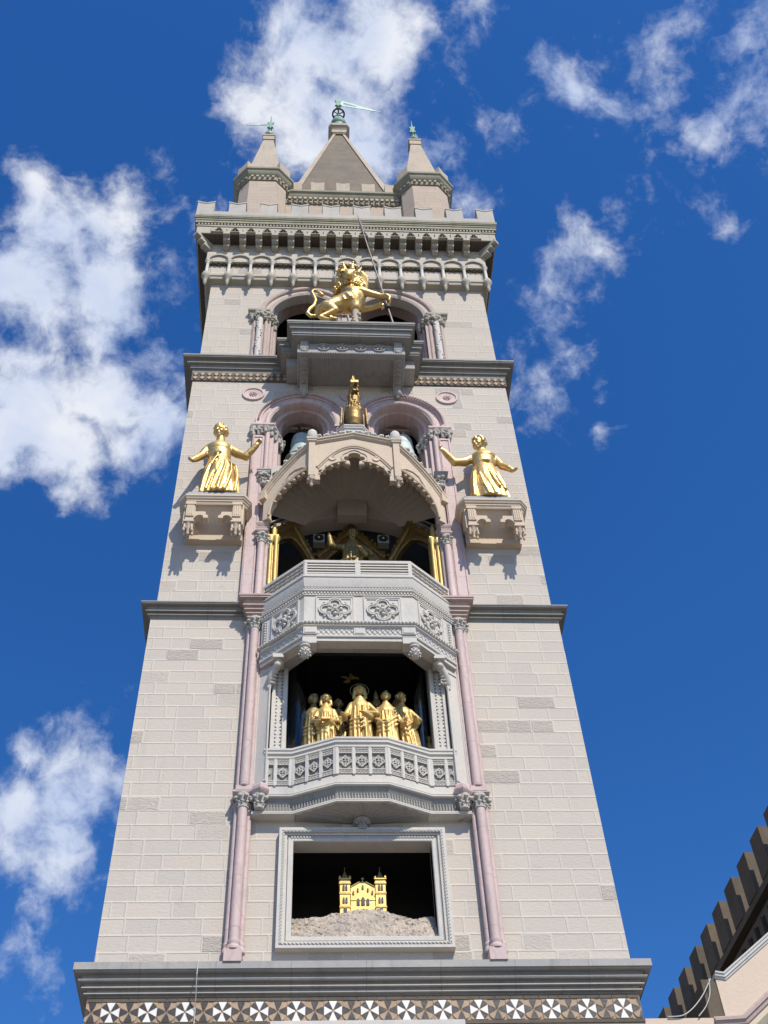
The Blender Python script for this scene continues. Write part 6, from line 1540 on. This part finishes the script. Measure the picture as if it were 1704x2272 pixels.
hl = MB(); hl.tube([(.01 + .21 * math.cos(R(t)), -.22, ZF + 2.04 + .21 * math.sin(R(t))) for t in range(0, 361, 12)], .009, 5)
build(hl, 'halo', M['fig'], mary, smooth=60)
robed('gilded woman left of centre holding a book at her waist', -.75, -.22, ZF, 1.86, 'veil', 11, [(-1, (-.30, -.08, 1.12), (-.14, -.28, .97), (.8, -.5, 0)), (1, (.28, -.06, 1.12), (.06, -.28, .97), (-.8, -.5, 0))])
robed('gilded man with mantle over one shoulder and open hand lowered, right of centre', .60, -.22, ZF, 1.94, 'short', 17, [(1, (.31, -.05, 1.10), (.37, -.22, .90), (.3, -.9, -.2)), (-1, (-.26, -.06, 1.15), (-.14, -.18, .98), (.7, -.5, .2))], wide=1.05)
robed('bearded gilded man leaning inwards at the far right of the scene, basket on his arm', 1.10, .0, ZF, 2.12, 'short', 23, [(1, (.22, -.10, 1.17), (.12, -.30, 1.05), (-.2, -.9, 0)), (-1, (-.26, -.06, 1.18), (-.12, -.22, 1.08), (.6, -.6, 0))], lean=-.14, turn=R(28), beard=True, folds=8)
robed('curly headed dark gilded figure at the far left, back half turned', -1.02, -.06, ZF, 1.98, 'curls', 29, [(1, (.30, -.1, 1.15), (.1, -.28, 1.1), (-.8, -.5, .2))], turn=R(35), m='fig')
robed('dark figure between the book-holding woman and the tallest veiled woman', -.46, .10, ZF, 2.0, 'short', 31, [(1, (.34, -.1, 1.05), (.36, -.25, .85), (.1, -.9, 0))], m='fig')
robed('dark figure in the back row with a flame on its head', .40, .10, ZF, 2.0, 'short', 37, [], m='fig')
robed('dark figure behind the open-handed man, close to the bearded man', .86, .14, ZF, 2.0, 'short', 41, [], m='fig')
fl = MB(); fl.lathe([(.0, 0), (.05, .03), (.06, .10), (.035, .2), (.0, .34)], 10, (.40, .06, ZF + 2.0)); flo = build(fl, 'flame_ornament', M['fig'], None, smooth=60)
flo.parent = [o for o in bpy.data.objects if o.get('label', '').startswith('dark figure in the back row')][0]
robed('gilded figure partly hidden past the glass edge at the right end', 1.56, .30, ZF, 1.1, 'short', 43, [], m='golds')
# book in the woman's hands belongs to her
bk_ = MB(); bk_.box(-.86, -.66, -.58, -.48, 19.58, 19.64)
bko = build(bk_, 'book', M['golds'], [o for o in bpy.data.objects if o.get('label', '').startswith('gilded woman left')][0], bevel=.01)
# dove
dv = MB(); c = Vector((-.17, .55, 21.86)); q2 = lambda L: [(-.17 + (x + .13) * .55, 21.86 + (z - 21.86) * .55) for x, z in L]
def D(pts, r): dv.limb([c + Vector(p) for p in pts], r, 8)
D([(-.01, .02, -.06), (.0, 0, .0), (.01, -.03, .06)], [.03, .042, .03]); D([(.015, -.04, .08), (.02, -.06, .09)], [.026, .02])
dv = dv
for (pts) in ([(-.04, 0, .03), (-.20, .03, .07), (-.36, .04, .06)], [(.04, 0, .05), (.08, .02, .22), (.12, .03, .34)]): pass
f = front(.55)
dvw = MB()
b = sculpt(dv, 'dove', M['fig'], None, .012, 1); tag(b, 'small gold dove with spread wings hanging above the veiled woman', 'dove')
for poly in ([(-.20, 21.92), (-.36, 21.98), (-.52, 21.95), (-.42, 21.90), (-.32, 21.84), (-.20, 21.82)], [(-.14, 21.90), (-.08, 22.02), (-.03, 22.14), (-.01, 22.02), (.05, 21.96), (.16, 21.93), (.26, 21.88), (.28, 21.80), (.14, 21.84), (.0, 21.82), (-.1, 21.82)]):
    w = MB(); w.plate(q2(poly), f, -.015, .015); build(w, 'wing', M['golds'], b, bevel=.008)
w = MB(); w.plate(q2([(-.15, 21.80), (-.20, 21.82), (-.42, 21.64), (-.34, 21.60), (-.20, 21.58), (-.12, 21.66)]), f, -.015, .012); build(w, 'tail', M['golds'], b, bevel=.008)
# glass screens
def pane(p, q, z0, z1, label, n=7, bulge=.12):
    P, Q = Vector(p), Vector(q); t = (Q - P); nn = Vector((t.y, -t.x)).normalized(); mb = MB(); pts = []
    for i in range(n): u = i / (n - 1); pts.append(P + t * u + nn * bulge * math.sin(math.pi * u))
    mb.sweep([tuple(p) for p in pts], [(0, z0), (.015, z0), (.015, z1), (0, z1)], PLAN, -1)
    return tag(build(mb, 'glass_screen', M['glass'], None, smooth=60), label, 'glass screen', 'curved glass screens of the lower scene')
pane((-1.58, .22), (-1.20, .0), ZF, 22.1, 'curved glass screen at the left end of the lower scene')
pane((1.26, -.02), (1.52, .16), ZF, 22.1, 'curved glass screen at the right end of the lower scene')

# --- Christ-like robed figure and companions in the clock room
robed('robed figure with raised hand and hanging cape under the middle gilded arch', -.02, .75, 24.85, 2.75, 'short', 51, [(-1, (-.40, -.15, 1.35), (-.46, -.25, 1.52), (-.3, -.3, .8)), (1, (.34, -.1, 1.2), (.15, -.3, 1.1), (-.6, -.5, 0))], m='fig', group='figures in the clock room', cape=True, beard=True)
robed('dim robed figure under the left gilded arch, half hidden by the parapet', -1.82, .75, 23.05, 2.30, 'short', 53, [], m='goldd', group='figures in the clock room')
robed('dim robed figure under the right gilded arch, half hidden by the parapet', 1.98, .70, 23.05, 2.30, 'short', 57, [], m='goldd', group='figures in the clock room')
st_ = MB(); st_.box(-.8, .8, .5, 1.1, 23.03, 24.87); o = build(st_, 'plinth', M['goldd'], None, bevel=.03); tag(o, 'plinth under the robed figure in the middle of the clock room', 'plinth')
# loudspeakers
for cx, lab in ((-.93, 'square loudspeaker on the dark wall above and left of the robed figure'), (.86, 'square loudspeaker on the dark wall above and right of the robed figure')):
    SPK = thing('loudspeaker', lab, 'loudspeaker', 'loudspeakers in the clock room', loc=(cx, 1.0, 27.62))
    mb = MB(); mb.box(-.16, .16, .0, .25, -.17, .17); mb.box(-.02, .02, .2, .45, -.05, .05); build(mb, 'body', M['spk'], SPK, bevel=.015)
    mb = MB(); mb.lathe([(.03, .012), (.10, .02), (.125, .02), (.13, .0)], 20, (0, 0), front(0)); build(mb, 'cone', M['spkc'], SPK, smooth=50)
    mb = MB(); mb.ell((0, -.02, 0), .03, 8, 6); build(mb, 'dust_cap', M['dust'], SPK, smooth=60)

# --- model church and its rock
rk = MB(); nx, ny = 110, 34; rnd = random.Random(6)
def rh(x, t):
    base = 14.42 + (.96 - .10 / (1 + math.exp(-(abs(x) - .72) * 14)) + .05 * math.cos(x * 2.2) + .03 * math.sin(x * 5.1 + 1)) * (t ** .75)
    return base
for i in range(nx + 1):
    for j in range(ny + 1):
        x = -1.42 + 2.84 * i / nx; t = j / ny
        rk.v.append((x, -.02 + .36 * t + .022 * rnd.uniform(-1, 1) + .012 * math.sin(x * 9 + t * 11) * math.sin(t * 17 + x * 3), rh(x, t) + (.012 if t < .98 else .005) * rnd.uniform(-1, 1) + .012 * math.sin(x * 14 + 3 * t)))
for i in range(nx):
    for j in range(ny):
        a = i * (ny + 1) + j; rk.f.append([a, a + ny + 1, a + ny + 2, a + 1]); rk.mi.append(0)
o = len(rk.v)
for i in range(nx): pass
rk.box(-1.42, 1.42, .345, 1.9, 14.4, 15.2)
tag(build(rk, 'rock', M['rock'], None, smooth=60), 'rough grey model rock filling the bottom of the framed recess', 'rock')
CH = thing('model_church', 'small gold model church with twin towers standing on the rock', 'model church', loc=(0, .37, 15.27))
def cwin(mb, cx, z0, w, h, fr_, d): 
    mb.plate([(cx - w, z0), (cx + w, z0), (cx + w, z0 + h * .65)] + [(cx + w * math.cos(R(t)), z0 + h * .65 + h * .35 * math.sin(R(t))) for t in (30, 60, 90, 120, 150)] + [(cx - w, z0 + h * .65)], fr_, 0, d)
f = front(0)
nave = MB(); nave.plate([(-.24, 0), (.24, 0), (.24, .70), (.20, .72), (.06, .82), (0, .84), (-.06, .82), (-.20, .72), (-.24, .70)], f, -.5, 0)
for s_ in (-1, 1): nave.tube([f(.24 * s_, .71, .01), f(.06 * s_, .825, .01)], .012, 5)
nave.tube([f(0, .84, 0), f(0, .93, 0)], .010, 5); nave.tube([f(-.03, .90, 0), f(.03, .90, 0)], .008, 5); nave.box(-.24, .24, -.012, 0, .40, .415)
nv = build(nave, 'nave', M['goldp'], CH)
w = MB()
for cx, z0, ww, hh in ((-.095, .29, .030, .15), (0, .29, .036, .18), (.095, .29, .030, .15), (-.19, .53, .018, .085), (-.10, .59, .018, .09), (0, .65, .019, .10), (.10, .59, .018, .09), (.19, .53, .018, .085), (0, .06, .08, .14)):
    w = MB(); cwin(w, cx, z0, ww, hh, f, .016); build(w, 'window', M['black'], nv)
for s_ in (-1, 1):
    tw = MB(); cx = .355 * s_; tw.box(cx - .10, cx + .10, -.03, .17, 0, .90)
    for z, o_ in ((.22, .015), (.25, .008), (.53, .015), (.56, .008), (.76, .018), (.86, .022)): tw.box(cx - .10 - o_, cx + .10 + o_, -.03 - o_, .17 + o_, z, z + .016)
    for i in range(7): x = cx - .1 + .2 * i / 6; tw.box(x - .011, x + .011, -.05, .0, .78, .80); tw.box(x - .008, x + .008, -.05, -.01, .545, .558)
    for dx in (-.10, .10): tw.lathe([(.022, .86), (.028, .90), (.02, .94), (.0, .96)], 8, (cx + dx, -.03, 0))
    t_ = build(tw, 'tower', M['goldp'], CH)
    w = MB(); f2 = front(-.03)
    for z0 in (.32, .61):
        for dx in (-.028, .028): w = MB(); cwin(w, cx + dx, z0, .021, .13, f2, .016); build(w, 'window', M['black'], t_)
    w = MB(); cwin(w, cx, .10, .034, .12, f2, .016); build(w, 'window', M['black'], t_)
    rf_ = MB(); rf_.frustum(cx, .07, .89, .075, 1.13, .004); rf_.tube([(cx, .07, 1.1), (cx, .07, 1.22)], .006, 5); build(rf_, 'roof', M['fig'], t_)

# ================================================================== CATHEDRAL beside the tower
CA = thing('cathedral', 'dark battlemented church nave with a cream gabled front, beside the bell tower', 'church')
A0, A1 = Vector((10.40, -.2)), Vector((8.90, 17.9))         # plan line of the battlements
dr = (A1 - A0).normalized(); Ltot = 21.5
fN = Fr(A0, dr)                                          # outward normal
if fN.n[0] > 0: fN = Fr(A0, dr, flip=True)
mb = MB()
mb.fbox(fN, 0, Ltot, 0, 18.42, -9, .0)
mb.fbox(fN, 0, Ltot, 18.42, 18.6, -9, .22); mb.fbox(fN, 0, Ltot, 18.1, 18.26, -1, .12)
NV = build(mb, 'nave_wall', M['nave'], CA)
for i in range(23):
    s0 = .35 + 1.052 * i - .9; 
    if s0 < 0: continue
    if s0 + .6 > Ltot: break
    mb = MB(); zt = 19.75
    mb.plate([(s0, 18.6), (s0 + .60, 18.6), (s0 + .60, zt), (s0 + .30, zt - .0), (s0, zt)], fN, -.02, .24); build(mb, 'merlon', M['nave'], NV)
dn = MB()
for i in range(44): s0 = .2 + .48 * i; dn.fbox(fN, s0, s0 + .22, 17.6, 18.1, .0, .2)
build(dn, 'corbel_row', M['nave'], NV)
mb = MB(); mb.fbox(fN, Ltot - .6, Ltot - .1, 18.6, 20.6, -.02, .3); build(mb, 'end_merlon', M['nave'], NV)
# cream front of the aisle: raked top with white coping
yF = 0.0
top = [(6.53, 13.80), (6.70, 13.77), (7.80, 14.60), (9.5, 15.88), (14, 19.2)]
mb = MB(); mb.plate([(6.53, 0)] + top + [(14, 0)], front(yF), -.35, 0); FC = build(mb, 'front_gable', M['fac'], CA)
mb = MB(); mb.sweep(top, [(-.075, -.37), (-.075, .02), (-.04, .03), (-.035, .05), (.0, .055), (.015, .075), (.045, .08), (.05, -.37)], front(yF), 1); build(mb, 'coping', M['cope'], FC)
lowt = [(6.30, 12.92), (6.85, 12.95), (7.45, 13.42), (9.5, 14.95), (14, 18.3)]
mb = MB(); mb.sweep(lowt, [(-.12, -.05), (-.12, .03), (-.06, .05), (-.05, .08), (.0, .085), (.0, .04), (.04, .035), (.04, -.05)], front(yF), 1); build(mb, 'string_moulding', M['pinkd'], FC)
mb = MB(); mb.sweep([(6.9, 12.72), (7.5, 13.2), (9.6, 14.75), (14, 18.1)], [(-.14, -.05), (-.14, .02), (-.02, .03), (-.02, -.05)], front(yF), 1); build(mb, 'eaves_strip', M['moss'], FC)
mb = MB(); mb.box(5.02, 6.56, -.02, .30, 0, 12.945); build(mb, 'link_wall', M['fac'], CA)
mb = MB(); mb.box(6.25, 6.53, .02, 1.4, 0, 13.72); build(mb, 'side_pier', M['nave'], CA)  # return of the cream front; dark colour stands in for its shade
for pts, lab in (([(6.42, -.05, 13.70), (6.2, -.05, 13.38), (5.95, -.05, 13.12), (5.72, -.05, 12.98), (5.45, -.05, 12.96)], 'thin pale cable sagging in a long curve beside the cream gable'), ([(6.38, -.06, 13.68), (6.33, -.06, 13.4), (6.20, -.06, 13.15), (6.02, -.06, 12.96)], 'shorter steeper pale cable hanging beside the cream gable')):
    mb = MB(); P = [Vector(p) for p in pts]; fine = []
    for i in range(len(P) - 1):
        p_, q_ = P[i], P[i + 1]; a_ = P[max(0, i - 1)]; b_ = P[min(len(P) - 1, i + 2)]
        for k in range(6):
            t = k / 6; fine.append(.5 * ((2 * p_) + (q_ - a_) * t + (2 * a_ - 5 * p_ + 4 * q_ - b_) * t * t + (3 * p_ - a_ - 3 * q_ + b_) * t ** 3))
    fine.append(P[-1]); mb.tube(fine, .011, 6); tag(build(mb, 'cable', M['wire'], None, smooth=60), lab, 'cable', 'cables by the gable')
